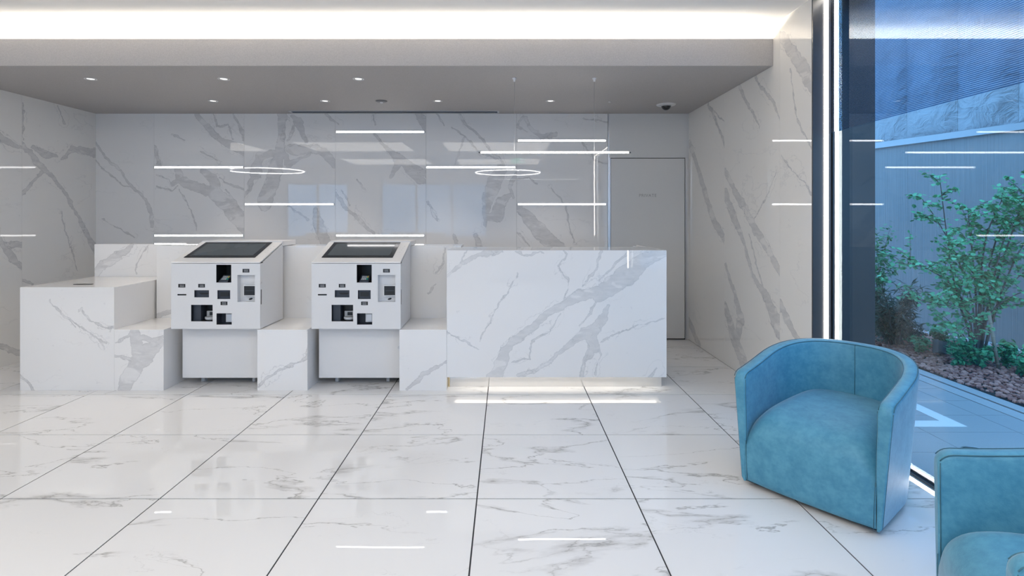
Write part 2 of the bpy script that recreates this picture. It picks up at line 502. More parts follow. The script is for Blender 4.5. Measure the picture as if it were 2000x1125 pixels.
xd0, xd1, zd = px2x(1192), px2x(1338), 1.42 + (424 - 309) / F * YB
MB().box(xp0 + 0.018, XR, YB - 0.002, YB + 0.02, zd + 0.004, ZS).build('board', M['white_paint'], wb)

# ---- door
dr = bpy.data.objects.new('door_1', None); C.objects.link(dr); dr.location = ((xd0 + xd1) / 2, YB, 0); struct(dr, 'flush white door marked PRIVATE in the back wall corner')
MB().box(xd0 + 0.006, xd1 - 0.004, YB - 0.002, YB + 0.02, 0.012, zd - 0.004).build('door_leaf', M['white_paint'], dr, bevel=0.001)
fr = MB()
fr.box(xp0 + 0.019, xd0 + 0.001, YB - 0.006, YB + 0.02, 0, zd + 0.003); fr.box(xd1 + 0.001, xd1 + 0.022, YB - 0.006, YB + 0.02, 0, zd + 0.003)
fr.build('door_frame', M['steel'], dr)
MB().box(xd1 + 0.023, XR, YB - 0.002, YB + 0.02, 0, zd + 0.003).build('board', M['white_paint'], dr)
MB().box(xd0 - .004, xd1 + .004, YB + 0.005, YB + 0.019, 0, 0.012).build('threshold', M['black'], dr)
hx, hz = xd0 + 0.075, 1.04
hm = MB(); hm.tube([(hx, YB - 0.002, hz), (hx, YB - 0.055, hz)], 0.010, 10); hm.tube([(hx, YB - 0.050, hz), (hx + 0.05, YB - 0.054, hz + 0.004), (hx + 0.12, YB - 0.05, hz)], 0.009, 10)
hd = hm.build('handle', M['steel'], dr)
MB().tube([(hx, YB - 0.0025, hz), (hx, YB - 0.010, hz)], 0.026, 20).build('rosette', M['steel'], hd)
tx = bpy.data.curves.new('lettering', 'FONT'); tx.body = 'PRIVATE'; tx.size = 0.050; tx.extrude = 0.0008; tx.align_x = 'CENTER'; tx.align_y = 'CENTER'; tx.space_character = 1.12
to = bpy.data.objects.new('lettering', tx); C.objects.link(to); to.parent = dr
to.location = (px2x(1265) - dr.location.x, -0.0035, 1.42 + (424 - 382) / F * YB); to.rotation_euler = (math.radians(90), 0, 0)
to.data.materials.append(plain('grey lettering', (0.30, 0.31, 0.32), 0.5)); tag(to, 'thin grey capital letters reading PRIVATE')

# ---- right wall: three slabs
zR = zoomed(1330, 60, 1.7037)
RV = [
 [([(28,370),(60,470),(85,560),(115,640),(145,700)],[4,6,7,8,7]), ([(90,245),(125,320),(147,385)],[3,3,2]), ([(90,245),(115,275),(147,300)],[2,1.5,1]),
  ([(22,955),(40,1000),(62,1045)],[5,7,4])],
 [([(147,470),(190,550),(240,650),(290,730),(329,805)],[6,9,12,10,9]), ([(147,540),(175,620),(210,710),(240,810),(290,900),(327,990)],[9,10,4,4,12,20]),
  ([(148,780),(180,880),(200,960),(185,1020)],[3,5,11,9]), ([(147,920),(170,1000),(205,1100)],[7,12,14]), ([(195,185),(240,280),(260,320)],[4,4,1]),
  ([(247,155),(300,230),(330,300)],[3,3,2]), ([(315,470),(280,560),(240,630)],1), ([(225,680),(260,800),(280,880)],1.2)],
 [([(335,20),(385,90),(437,185)],[12,19,20]), ([(329,905),(355,970),(392,1035)],[6,11,5]), ([(335,415),(385,480),(435,545)],1.2), ([(365,130),(385,290),(435,395)],1.2),
  ([(287,340),(330,365)],2)],
]
wr = struct(MB().box(XR + 0.02, XG - 0.02, YG1 + 0.01, YB + 0.1, -0.05, ZC + 0.1).build('wall_right', M['grout']))
redge = [YB, XR * F / (1415 - CX), XR * F / (1523 - CX), YG1 + 0.012]
for i in range(3):
    mt = marble('right slab %d' % i, vein_lines(on_x(XR), zR, 1.7037, RV[i]), seed=20.4 + i * 1.7, thin=0.25, base=(0.81, 0.79, 0.755))  # white stone; base carries the warm tint of the LED strip's light
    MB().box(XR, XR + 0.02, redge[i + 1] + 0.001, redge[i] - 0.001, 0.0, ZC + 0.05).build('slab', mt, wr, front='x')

# ---- left wall
zL1 = zoomed(0, 0, 2.857); zL4 = zoomed(0, 380, 2.857)
onl = on_x(XL)
L0 = vein_lines(onl, zL1, 1, [([(122,790),(200,900),(300,1000),(395,1125)],[10,18,9,8]), ([(190,830),(250,860),(320,870)],[12,20,5]),
       ([(350,880),(400,830),(535,860)],[5,16,22]), ([(230,960),(130,1080)],[7,9]), ([(320,590),(360,690)],2.5), ([(125,580),(145,780)],2)])
L0 += vein_lines(onl, zL4, 1, [([(370,0),(440,130),(490,240),(535,310)],[6,7,12,18]), ([(130,480),(180,505)],[8,6]), ([(340,100),(390,300),(430,420)],2)])
L1 = vein_lines(onl, zL1, 1, [([(-80,740),(0,770),(122,830)],[20,24,5])])
L1 += vein_lines(onl, zL4, 1, [([(-60,200),(0,250),(60,330),(122,410)],[14,13,24,12]), ([(40,280),(120,280)],[16,18]), ([(-60,840),(0,850),(112,880)],[20,18,14])])
yl = [YB, XL * F / (43 - CX)]
while yl[-1] - 1.052 > 2.4: yl.append(yl[-1] - 1.052)
wl = struct(MB().box(XL - 0.14, XL - 0.02, yl[-1], YB + 0.1, -0.05, ZC).build('wall_left', M['grout']))
for i in range(len(yl) - 1):
    mt = marble('left slab %d' % i, [L0, L1, []][min(i, 2)], seed=40.2 + i * 1.9, thin=0.25, base=(0.80, 0.79, 0.77))
    MB().box(XL - 0.02, XL, yl[i + 1] + 0.001, yl[i] - 0.001, 0.0, ZC + 0.05).build('slab', mt, wl, front='x')
struct(MB().box(XFAR, XL - 0.14, yl[-1], yl[-1] + 0.1, 0, ZC).build('wall_alcove', M['white_paint']))
struct(MB().box(XFAR - 0.1, XFAR, YREAR, yl[-1], 0, ZC).build('wall_far_left', M['white_paint']))

# ---- rear wall behind the camera, with two windows and blinds
wins = [(-3.75, -0.55, 0.75, 2.45), (-6.6, -4.7, 0.6, 2.45)]
rw = MB()
xs = [XFAR, wins[1][0], wins[1][1], wins[0][0], wins[0][1], XG + 0.1]
rw.box(xs[0], xs[1], YREAR - 0.15, YREAR, 0, ZC); rw.box(xs[2], xs[3], YREAR - 0.15, YREAR, 0, ZC); rw.box(xs[4], xs[5], YREAR - 0.15, YREAR, 0, ZC)
for (a, b, z0, z1) in wins:
    rw.box(a, b, YREAR - 0.15, YREAR, 0, z0); rw.box(a, b, YREAR - 0.15, YREAR, z1, ZC)
struct(rw.build('wall_rear', M['white_paint']))
for k, (a, b, z0, z1) in enumerate(wins):
    wo = bpy.data.objects.new('window_%d' % (k + 2), None); C.objects.link(wo); wo.location = ((a + b) / 2, YREAR - 0.1, z0); struct(wo)
    f = MB(); y0, y1 = YREAR - 0.12, YREAR - 0.06; w = 0.05
    f.box(a, b, y0, y1, z0, z0 + w); f.box(a, b, y0, y1, z1 - w, z1); f.box(a, a + w, y0, y1, z0, z1); f.box(b - w, b, y0, y1, z0, z1)
    n = 3 if k == 0 else 2
    for j in range(1, n): xm = a + (b - a) * j / n; f.box(xm - 0.03, xm + 0.03, y0, y1, z0, z1)
    f.build('window_frame', M['dark_frame'], wo)
    MB().box(a + w, b - w, YREAR - 0.095, YREAR - 0.087, z0 + w, z1 - w).build('pane', M['glass'], wo)
    if k == 0:
        sl = MB(); z = z0 + 0.06
        while z < z1 - 0.06:
            sl.add([(a + .06, YREAR - .05, z), (b - .06, YREAR - .05, z), (b - .06, YREAR - .02, z + .022), (a + .06, YREAR - .02, z + .012)], [(0, 1, 2, 3)]); z += 0.062
        tag(sl.build('blind_slats', M['white_paint'], wo), kind='stuff')

# ---- glass wall on the right: frame, pane, ribbed film, perimeter light strips
gw = bpy.data.objects.new('window_1', None); C.objects.link(gw); gw.location = (XG, YG0, 0); struct(gw, 'floor to ceiling glass wall with lit edges beside the armchairs')
MB().box(XG - 0.005, XG + 0.005, YG0, YG1 + 0.02, -0.002, ZC + 0.02).build('pane', M['glass'], gw)
MB().box(XG - .0405, XG - .022, YG0, YG1, -.0024, .0012).build('sill', M['steel'], gw)
MB().box(XG - .0215, XG - .0055, YG0, YG1, -.0024, .005).build('sill', M['dark_frame'], gw)
MB().box(XR + 0.002, XG - 0.006, YG1, YG1 + 0.03, 0, ZC).build('jamb', M['dark_frame'], gw)
MB().box(XR + 0.002, XG + 0.006, YG0 - 0.06, YG0 - 0.001, 0, ZC).build('jamb', M['dark_frame'], gw)
MB().box(2.184, 2.214, YG0, YG1 - 0.001, -0.0024, 0.0015).build('light_strip', M['glass_led'], gw)
MB().box(2.201, 2.226, YG1 - 0.008, YG1 - 0.0005, 0.003, ZC - 0.003).build('light_strip', M['glass_led'], gw)
MB().box(2.201, 2.226, YG0, YG0 + 0.008, 0.003, ZC - 0.003).build('light_strip', M['glass_led'], gw)
MB().box(2.201, 2.226, YG0, YG1 - 0.01, ZC - 0.009, ZC - 0.001).build('light_strip', M['glass_led'], gw)
rb = MB(); z = 2.005
while z < ZC - 0.004:
    rb.box(XG - 0.0068, XG - 0.0055, YG0, YG1 - .001, z, z + 0.0064, skip='tb'); z += 0.0096
tag(rb.build('ribbed_film', M['rib_glass'], gw), 'band of fine horizontal ribs across the upper glass', kind='stuff')
struct(MB().box(XR, XG + 0.2, YREAR, YG0 - 0.06, 0, ZC).build('wall_front_right', M['white_paint']))
struct(MB().box(XG - 0.004 + 0.012, 2.556, YG1 + 0.004, 4.25, -0.1, 3.6).build('column_outside', M['dark_frame']), 'dark metal post outside the glass')
struct(MB().box(XG + 0.01, 2.55, YREAR, YG1, ZC + 0.01, 3.6).build('fascia_outside', M['dark_frame']))
struct(MB().box(XFAR, XG + 0.01, YREAR, YB + 0.2, ZC + 0.12, 3.5).build('roof_slab', M['grout']))

# ================================================================== COUNTER, BLOCKS, LOW BACK WALL
YF = 4.42
onf = on_y(YF)
z5 = zoomed(780, 460, 3.5714)
CVL = [([(1870,100),(1700,180),(1600,260),(1450,370),(1390,430)],[34,56,66,54,30]),
 ([(1400,380),(1270,410),(1180,470),(1050,540),(960,600),(860,690),(780,760),(740,830),(690,940),(660,1000)],[22,40,22,24,26,26,26,32,48,58]),
 ([(1450,480),(1420,580),(1360,670),(1290,690)],[10,30,40,42]), ([(1290,690),(1200,745),(1130,810),(1040,890),(940,950),(830,985)],[36,22,13,8,12,10]),
 ([(1340,720),(1365,790)],[42,28]), ([(1340,810),(1290,880),(1262,990)],[24,14,10]), ([(1390,770),(1412,825),(1370,960)],[5,4,3]),
 ([(1375,450),(1330,540),(1265,620)],4), ([(1130,550),(1050,660),(930,720),(905,790),(905,850),(780,890)],3),
 ([(715,105),(600,130),(480,170),(390,210),(325,275)],[10,15,14,10,6]), ([(470,105),(420,180)],3),
 ([(1140,110),(1170,140),(1090,220),(1180,320),(1150,460)],3), ([(1410,105),(1370,240),(1310,310),(1290,350)],[7,5,4,3]),
 ([(1590,105),(1510,200),(1400,310)],[5,5,4]), ([(820,110),(880,130),(1000,120)],4), ([(335,680),(450,740),(560,795)],3),
 ([(1860,575),(1650,630),(1400,750)],2.5), ([(1790,930),(1755,990)],5), ([(820,270),(700,470),(640,620),(570,740)],2)]
m_counter = marble('counter marble', vein_lines(onf, z5, 1, CVL), seed=60.3, thin=0.2, vein=(0.50, 0.51, 0.525), fine=False)
xq = lambda px: (px - CX) / F * YF
ZT, ZU = 1.148, 0.109
cx0, cx1 = xq(872.5), xq(1302)
rc = thing('reception_counter', ((cx0 + cx1) / 2, YF + .3, 0), 'long white marble reception counter with bold grey diagonal vein and lit toe space', 'counter')
ct = MB(); ct.box(cx0, cx1, YF, YF + 0.02, ZU, ZT); ct.build('front_slab', m_counter, rc, front='y', bevel=0.0012)
MB().box(cx0, cx1 - 0.031, YF + 0.0202, 4.928, ZT - 0.03, ZT).build('worktop', m_counter, rc, front='y', bevel=0.0012)
MB().box(cx1 - 0.03, cx1, YF + 0.0205, 5.32, ZU, ZT).build('end_panel', m_counter, rc, front='y', bevel=0.0012)
MB().box(cx1 - 0.06, cx1 - 0.0305, 4.952, 5.32, ZU, ZT - 0.012).build('return_panel', m_counter, rc, front='y', bevel=0.0012)
MB().box(cx0 + 0.002, cx1 - 0.031, YF + 0.0205, 4.925, ZU + .045, ZT - 0.031).build('carcass', M['white_paint'], rc)
m_plinth = plain('polished plinth', (0.66, 0.65, 0.64), 0.04, 0.6)
pxa, pxb = (878.5 - CX) / F * 4.526, (1292 - CX) / F * 4.526
MB().box(pxa, pxb, 4.526, 4.90, 0.0, ZU + .044).build('plinth', m_plinth, rc)
MB().box(pxa - 0.012, pxa - 0.001, 4.522, 4.56, 0.0, ZU - 0.001).build('edge_trim', M['brass'], rc)
MB().box(pxa + 0.04, pxb - 0.03, YF + 0.030, YF + 0.055, ZU + .032, ZU + .0445).build('light_strip', M['kick'], rc)

z4 = zoomed(0, 380, 2.857)
def block(name, x0, x1, top, lines, seed, label, yback=4.928, cat='block'):
    mt = marble(name + ' marble %g' % seed, vein_lines(onf, z4, 1, lines), seed=seed, thin=0.18)
    o = MB().box(x0, x1, YF, yback, 0.0, top).build(name, mt, origin=((x0 + x1) / 2, YF + 0.2, 0), front='y', bevel=0.0015)
    return tag(o, label, cat)
b0 = thing('marble_desk_block', (xq(131), 4.7, 0), 'tall plain white marble block with a dark oval slot on top, leftmost', 'block')
mt0 = marble('desk block marble', vein_lines(onf, z4, 1, [([(270,590),(380,690),(560,810),(580,860)],2.5), ([(460,660),(500,700),(600,740),(640,735)],[2,4,3,4]),
        ([(113,1000),(150,1040),(188,1095)],[4,5,5]), ([(550,800),(590,830)],4), ([(330,640),(420,740)],2)]), seed=71.1, thin=0.18)
MB().box(xq(39), xq(223), YF, 5.215, 0.0, 0.846).build('body', mt0, b0, front='y', bevel=0.0015)
sl = MB(); n = 28; cxs, cys = -3.607, 4.61
sl.add([(cxs + 0.078 * math.copysign(abs(math.cos(2*math.pi*k/n)) ** .6, math.cos(2*math.pi*k/n)), cys + 0.026 * math.copysign(abs(math.sin(2*math.pi*k/n)) ** .6, math.sin(2*math.pi*k/n)), z)
        for z in (0.8462, 0.8482) for k in range(n)], [tuple(range(n, 2 * n))] + [(k, (k + 1) % n, n + (k + 1) % n, n + k) for k in range(n)])
tag(sl.build('slot', M['black'], b0), 'dark oval slot set in the top')
block('low_marble_block', xq(223) + 0.001, xq(319.5), 0.499, [([(900,820),(830,880),(760,950),(690,1080)],[22,46,50,34]), ([(760,770),(770,900)],[26,34]),
      ([(645,830),(700,800),(740,770)],[5,6,10]), ([(770,800),(860,810),(908,785)],[14,14,8]), ([(640,910),(720,930)],[6,10])], 72.3,
      'low white marble block with wide grey vein between desk block and left kiosk')
block('low_marble_block', xq(502.5), xq(600.5), 0.499, [([(1705,905),(1560,985),(1500,1010),(1435,1065)],[5,6,6,4]), ([(1720,770),(1700,900)],2)], 73.7,
      'low white marble block with one thin diagonal vein between the two kiosks')
block('low_marble_block', xq(780), xq(872.3), 0.499, [([(2550,930),(2470,960),(2380,1000),(2280,1090)],[7,6,11,5])], 74.9,
      'low white marble block between right kiosk and long reception counter')

ZP = 1.158
zP = zoomed(0, 440, 5.54)
PV = vein_lines(on_y(5.22), zP, 1, [([(1430,200),(1370,270),(1250,350),(1180,410),(1080,460),(1025,545)],[18,28,44,46,42,40]), ([(1610,210),(1540,310),(1450,470),(1470,530)],4)])
PV += vein_lines(on_y(4.93), zP, 1, [([(1850,930),(1770,960),(1690,1000)],[26,26,30]), ([(2980,600),(2940,700)],3)])
PV += vein_lines(on_y(4.93), z5, 1, [([(320,90),(310,180),(250,260)],[5,4,4]), ([(240,340),(190,400)],3)])
m_part = marble('low wall marble', PV, seed=80.6, thin=0.2)
lw = thing('low_marble_wall', (-2.2, 5.1, 0), 'waist high white marble wall running behind both kiosks', 'low wall')
MB().box(-3.976, -3.19, 5.22, 5.40, 0, ZP).build('return_slab', m_part, lw, front='y', bevel=0.0012)
MB().box(-3.189, (902 - CX) / F * 5.0, 4.93, 5.20, 0, ZP).build('slab', m_part, lw, front='y', bevel=0.0012)

# ================================================================== KIOSKS
KU = YF / F
def kl(px): return (px - 419.8) * KU
def kz(py): return H - (py - CY) * KU
def kiosk(cx, label):
    k = thing('check_in_kiosk', (cx, 4.6, 0), label, 'kiosk', 'self check-in kiosks')
    L, R = cx - 0.3645, cx + 0.3645
    W = M['kiosk_white']
    X = lambda px: cx + kl(px)
    # front panel with real openings
    holes = {'card_terminal_bay': (421.1, 450.3, 517.1, 551.9), 'sign': (346.9, 360.7, 554.5, 561.6), 'sign.1': (385.9, 399, 554.5, 561.6),
             'sign.2': (472.4, 485.8, 525.2, 532.4), 'sign.3': (429.5, 442.9, 589, 596), 'card_slot': (345.3, 362.6, 574.3, 577.0),
             'note_slot': (378.2, 406.8, 566.8, 580.8), 'receipt_slot': (423.4, 448.3, 566.8, 584), 'scanner_recess': (462.4, 496.4, 537.2, 589.6),
             'coin_bay': (372, 414, 595.4, 627.7), 'change_bay': (421.6, 451.3, 612, 634)}
    hr = {n: (X(a), X(b), kz(d), kz(c)) for n, (a, b, c, d) in holes.items()}
    zb, zt = 0.505, 1.040
    xsx = sorted({L, R} | {v for h in hr.values() for v in h[:2]}); zsz = sorted({zb, zt} | {v for h in hr.values() for v in h[2:]})
    pm = MB()
    for i in range(len(xsx) - 1):
        for j in range(len(zsz) - 1):
            mx, mz = (xsx[i] + xsx[i + 1]) / 2, (zsz[j] + zsz[j + 1]) / 2
            if any(h[0] < mx < h[1] and h[2] < mz < h[3] for h in hr.values()): continue
            pm.add([(xsx[i], YF, zsz[j]), (xsx[i + 1], YF, zsz[j]), (xsx[i + 1], YF, zsz[j + 1]), (xsx[i], YF, zsz[j + 1])], [(0, 1, 2, 3)])
    pm.box(L, R, YF, YF + 0.055, zb, zt, skip='fk')
    fp = pm.build('front_panel', W, k)
    def liner(n, d, mat, name=None):
        a, b, c, e = hr[n]
        m = MB().box(a, b, YF, YF + d, c, e, skip='f')
        m.f = [tuple(reversed(q)) for q in m.f]
        return m.build(name or n, mat, k)
    bay = liner('card_terminal_bay', 0.16, M['black'])
    for s in ('sign', 'sign.1', 'sign.2', 'sign.3'):
        so_ = liner(s, 0.003, M['black'], 'sign')
        a, b, c, e = hr[s]
        mk = MB(); w = b - a; h = e - c; y = YF + 0.0022
        for q in range(3): mk.box(a + w * (.22 + .2 * q), a + w * (.34 + .2 * q), y - .0006, y, c + h * .55, c + h * .72)
        mk.box(a + w * .2, b - w * .2, y - .0006, y, c + h * .22, c + h * .32)
        mk.build('pictogram', M['grey_plastic'], so_)
    liner('card_slot', 0.02, M['black'])
    ns = liner('note_slot', 0.02, M['navy'])
    a, b, c, e = hr['note_slot']; w = b - a; h = e - c
    MB().add([(a + w * .22, YF + .0195, c + h * .62), (a + w * .36, YF + .0195, c + h * .35), (a + w * .80, YF + .0195, c + h * .35), (a + w * .95, YF + .0195, c + h * .62)], [(0, 1, 2, 3)]).build('slit', M['black'], ns)
    rs = liner('receipt_slot', 0.018, M['navy'])
    a, b, c, e = hr['receipt_slot']; w = b - a; h = e - c
    MB().box(a + w * .16, b - w * .16, YF + .014, YF + .0178, c + h * .26, e - h * .24).build('slit', M['black'], rs)
    sr = liner('scanner_recess', 0.05, W)
    a, b, c, e = hr['scanner_recess']
    MB().box(X(472.5), b - .001, YF + 0.012, YF + 0.049, kz(579), kz(557)).build('scanner_body', W, k, bevel=0.003)
    sc = MB().box(X(474.2), b - .004, YF + 0.009, YF + 0.0118, kz(577), kz(559)).build('scanner_window', M['black'], k)
    MB().box(X(477), b - .012, YF + 0.0078, YF + 0.0089, kz(568.8), kz(567.6)).build('guide', M['navy'], sc)
    dm = MB(); nn = 18
    dm.add([(X(483) + .016 * math.cos(q * 2 * math.pi / nn), YF + .0485, kz(585.5) + .008 * math.sin(q * 2 * math.pi / nn) + .004 * math.cos(q * 2 * math.pi / nn)) for q in range(nn)], [tuple(range(nn))])
    dm.build('sensor_eye', M['black'], k)
    cb = liner('coin_bay', 0.11, M['black'])
    a, b, c, e = hr['coin_bay']; w = b - a; h = e - c
    MB().box(a + .0005, a + w * .36, YF + .03, YF + .109, c + .0005, e - .0005).build('side_cheek', M['navy'], cb)
    cupm = MB(); n = 18
    cc = (a + w * .74, YF + .06, c + .003)
    cupm.lathe([(0.001, .002), (.038, .002), (.046, .012), (.046, .026), (.041, .026), (.036, .012), (.001, .010)], cc, n)
    tag(cupm.build('coin_cup', M['grey_plastic'], k), 'pale round coin cup')
    MB().box(a + w * .46, b - .001, YF + .085, YF + .1085, c + h * .2, c + h * .52).build('coin_chute', M['grey_plastic'], cb)
    MB().box(a + w * .60, a + w * .84, YF + .082, YF + .0848, c + h * .26, c + h * .46).build('chute_mouth', M['black'], cb)
    hb = liner('change_bay', 0.08, M['navy'])
    a, b, c, e = hr['change_bay']; w = b - a; h = e - c
    fl = MB().box(a + w * .50, b - .001, YF + .025, YF + .04, c + h * .16, e - h * .02).build('flap', M['grey_plastic'], hb, bevel=0.004)
    MB().box(a + w * .57, b - w * .06, YF + .0225, YF + .0248, c + h * .26, e - h * .12).build('flap_window', M['steel'], hb, bevel=0.002)
    # card terminal with keys
    a, b, c, e = hr['card_terminal_bay']; w = b - a
    tm = MB(); tm.prism([(YF - .004, c + .002), (YF - .004, c + .012), (YF + .07, c + .055), (YF + .075, c + .045), (YF + .03, c + .002)], a + w * .18, b - w * .22)
    te = tm.build('card_terminal', M['navy'], k, normals=True)
    km = {0: M['grey_plastic'], 1: M['grey_plastic'], 2: M['grey_plastic'], 3: plain('green key', (.02, .35, .27), .4)}
    slope = (.055 - .012) / .074
    for q in range(4):
        for r in range(2):
            xk = a + w * (.27 + .115 * q); yk = YF + .012 + .024 * r; zk = c + .012 + (yk - YF + .004) * slope
            mt = M['key_yellow'] if (q == 3 and r == 1) else km[q]
            MB().prism([(yk, zk + .0005), (yk, zk + .003), (yk + .017, zk + .003 + .017 * slope), (yk + .017, zk + .0005 + .017 * slope)], xk, xk + w * .09).build('key', mt, te, normals=True)
    # body
    bm = MB(); bm.prism([(YF + .056, .505), (4.877, .505), (4.877, 1.176), (4.85, 1.176), (YF + .056, 1.048)], L + .002, R - .002, skip=(4,))
    bm.build('body', W, k, normals=True)
    sl = (1.196 - 1.052) / (4.856 - YF)
    pl = MB(); pl.prism([(YF - .002, 1.042), (YF - .002, 1.052), (4.856, 1.196), (4.856, 1.185)], L, R)
    pt = pl.build('top_plate', W, k, bevel=0.003, normals=True)
    MB().box(L + .004, R + 0.004, 4.857, 5.16, ZP + 0.002, 1.204).build('rear_hood', W, k, bevel=0.003)
    def on_plate(x, v, dz): y = YF + v * (4.856 - YF); return (x, y - dz * .33, 1.0521 + v * (4.856 - YF) * sl + dz)
    sx0, sx1, v0, v1 = cx - .312, cx + .282, .195, .965
    bz = MB()
    q = [on_plate(sx0, v0, .0005), on_plate(sx1, v0, .0005), on_plate(sx1, v1, .0005), on_plate(sx0, v1, .0005)]
    q2 = [on_plate(sx0, v0, .004), on_plate(sx1, v0, .004), on_plate(sx1, v1, .004), on_plate(sx0, v1, .004)]
    bz.add(q + q2, [(4, 5, 6, 7)] + [(i, (i + 1) % 4, (i + 1) % 4 + 4, i + 4) for i in range(4)])
    bo = bz.build('screen_bezel', M['bezel'], k)
    g = MB(); ins = .035
    g.add([on_plate(sx0 + ins, v0 + .09, .0046), on_plate(sx1 - ins, v0 + .09, .0046), on_plate(sx1 - ins, v1 - .08, .0046), on_plate(sx0 + ins, v1 - .08, .0046)], [(0, 1, 2, 3)])
    tag(g.build('touch_screen', M['screen'], bo), 'dark glossy touch screen, switched off')
    for q in range(4):
        p0 = on_plate(cx + .312 + .006 * q, .45 + .1 * q, .0004)
        MB().tube([p0, (p0[0] + .008, p0[1] + .010, p0[2] + .0038)], .0012, 4).build('embossed_icon', M['grey_plastic'], k)
    # right cheek details
    MB().box(R - .0005, R + .0012, YF + .012, YF + .024, kz(595), kz(566)).build('side_slot', M['black'], k)
    MB().tube([(R - .001, YF + .02, kz(552.5)), (R + .003, YF + .02, kz(552.5))], .008, 14).build('side_lock', M['steel'], k)
    # lower cabinet
    MB().box(cx - .350, cx + .350, 4.551, 4.872, .065, .504).build('cabinet', W, k, bevel=0.002)
    MB().tube([(cx + .327, 4.552, kz(686)), (cx + .327, 4.545, kz(686))], .012, 16).build('cabinet_lock', M['steel'], k)
    for sx in (-.225, .213):
        for yy in (4.66, 4.81):
            c = MB(); c.tube([(cx + sx - .014, yy, .026), (cx + sx + .014, yy, .026)], .026, 16)
            c.box(cx + sx - .02, cx + sx + .02, yy - .015, yy + .015, .045, .065)
            c.build('caster', M['grey_plastic'], k)
    return k
M['key_yellow'] = plain('yellow key', (.6, .5, .12), .4)
M['bezel'] = plain('black glass bezel', (.012, .013, .015), 0.08)
M['screen'] = plain('dark touch screen glass', (.062, .076, .085), 0.05)
kiosk(-2.375, 'white self check-in kiosk with tilted dark screen, left of the two')
kiosk(-1.2255, 'white self check-in kiosk with tilted dark screen, right one beside the counter')

# ================================================================== LIGHT BARS ON THE BACK WALL
bars = [(301.5, 476.5, 327, 'glowing white light bar on back wall, middle height at far left'),
        (301.5, 476.5, 460, 'glowing white light bar just behind the left kiosk screen'),
        (478, 653, 399, 'glowing white light bar on back wall between and above the two kiosks'),
        (656, 829.5, 258, 'topmost glowing white light bar on back wall near air slot'),
        (656, 829.5, 460, 'glowing white light bar just behind the right kiosk screen'),
        (832, 1007.5, 327, 'glowing white light bar on back wall ending under the pendant lamp'),
        (1010.5, 1184, 275, 'glowing white light bar on back wall just above the pendant lamp'),
        (1010.5, 1184, 399, 'glowing white light bar on back wall between pendant lamp and counter')]
for a, b, y, lab in bars:
    x0, x1, z = px2x(a), px2x(b), H - (y - CY) / F * YB
    t = thing('light_bar', ((x0 + x1) / 2, YB, z), lab, 'light', 'light bars on the back wall')
    hb_ = MB(); hb_.box(x0, x1, YB - .003, YB - .0005, z - .0115, z + .0115); hb_.box(x0, x1, YB - .012, YB - .003, z + .0095, z + .0115); hb_.box(x0, x1, YB - .012, YB - .003, z - .0115, z - .0095)
    hb_.build('housing', M['kiosk_white'], t)
    MB().box(x0 + .008, x1 - .008, YB - .0105, YB - .004, z - .0092, z + .0092).build('diffuser', M['bar'], t)
    for xe in (x0 + .004, x1 - .004):
        MB().box(xe - .004, xe + .0035, YB - .0118, YB - .0032, z - .0092, z + .0092).build('end_cap', M['grey_plastic'], t)

# ---- pendant over the counter
Yp = 4.654; zp = 1.976
x0, x1 = (939 - CX) / F * Yp, (1228 - CX) / F * Yp
pn = thing('pendant_lamp', ((x0 + x1) / 2, Yp, ZS), 'slim linear pendant lamp hanging on two wires over the reception counter', 'lamp')
MB().box(x0 - .02, x1 + .02, Yp + .004, Yp + .012, zp - .005, zp + .006).build('rail', M['dark_frame'], pn)
n = 6
for i in range(n):
    a, b = x0 + (x1 - x0) * i / n, x0 + (x1 - x0) * (i + 1) / n
    MB().tube([(a + .001, Yp - .004, zp), (b - .001, Yp - .004, zp)], .0078, 10).build('diffuser', M['pendant'], pn)
for px in (1004.5, 1161):
    xw = (px - CX) / F * Yp
    MB().tube([(xw, Yp + .008, zp + .006), (xw, Yp + .008, ZS - .03)], .0011, 6).build('wire', M['steel'], pn)
    cn = MB(); cn.lathe([(.001, -.032), (.010, -.030), (.010, -.012), (.018, -.010), (.018, -.0005)], (xw, Yp + .008, ZS), 14)
    cn.build('ceiling_mount', M['kiosk_white'], pn)

# ================================================================== CEILING FITTINGS
def at_soffit(px, py): Y = (ZS - H) * F / (CY - py); return ((px - CX) / F * Y, Y)
row_names = ['first from the left', 'second from the left', 'third from the left', 'fourth from the left']
def downlight(px, py, label, r):
    x, y = at_soffit(px, py)
    t = thing('downlight', (x, y, ZS), label, 'light', 'downlights in the grey soffit')
    MB().lathe([(r, -.0005), (r, -.004), (r - .008, -.005), (r - .009, -.0005)], (x, y, ZS), 26).build('trim_ring', M['kiosk_white'], t)
    MB().lathe([(r - .009, -.0007), (r * .55, -.0008)], (x, y, ZS), 26).build('reflector', M['dark_frame'], t)
    MB().disc((x, y, ZS - .0012), r * .62, 20, up=False).build('lens', M['lens'], t)
    ld = bpy.data.lights.new('downlight', 'SPOT'); ld.energy = 24; ld.spot_size = math.radians(75); ld.spot_blend = 0.6; ld.color = (1, .90, .78); ld.shadow_soft_size = 0.04
    lo = bpy.data.objects.new('downlight_beam', ld); C.objects.link(lo); lo.parent = t; lo.location = (0, 0, -.02)
for i, px in enumerate((177, 437, 700)):
    downlight(px, 154, 'small round downlight in front row of grey soffit, ' + row_names[i], .048)
for i, px in enumerate((416, 635, 855, 1075)):
    downlight(px, 197, 'small round downlight in back row of grey soffit, ' + row_names[i], .048)
x, y = at_soffit(745, 197)
t = thing('smoke_detector', (x, y, ZS), 'round grey smoke detector in soffit between two downlights', 'detector')
MB().lathe([(.060, -.0005), (.060, -.006), (.046, -.012), (.001, -.013)], (x, y, ZS), 26).build('body', M['spot_grey'], t)
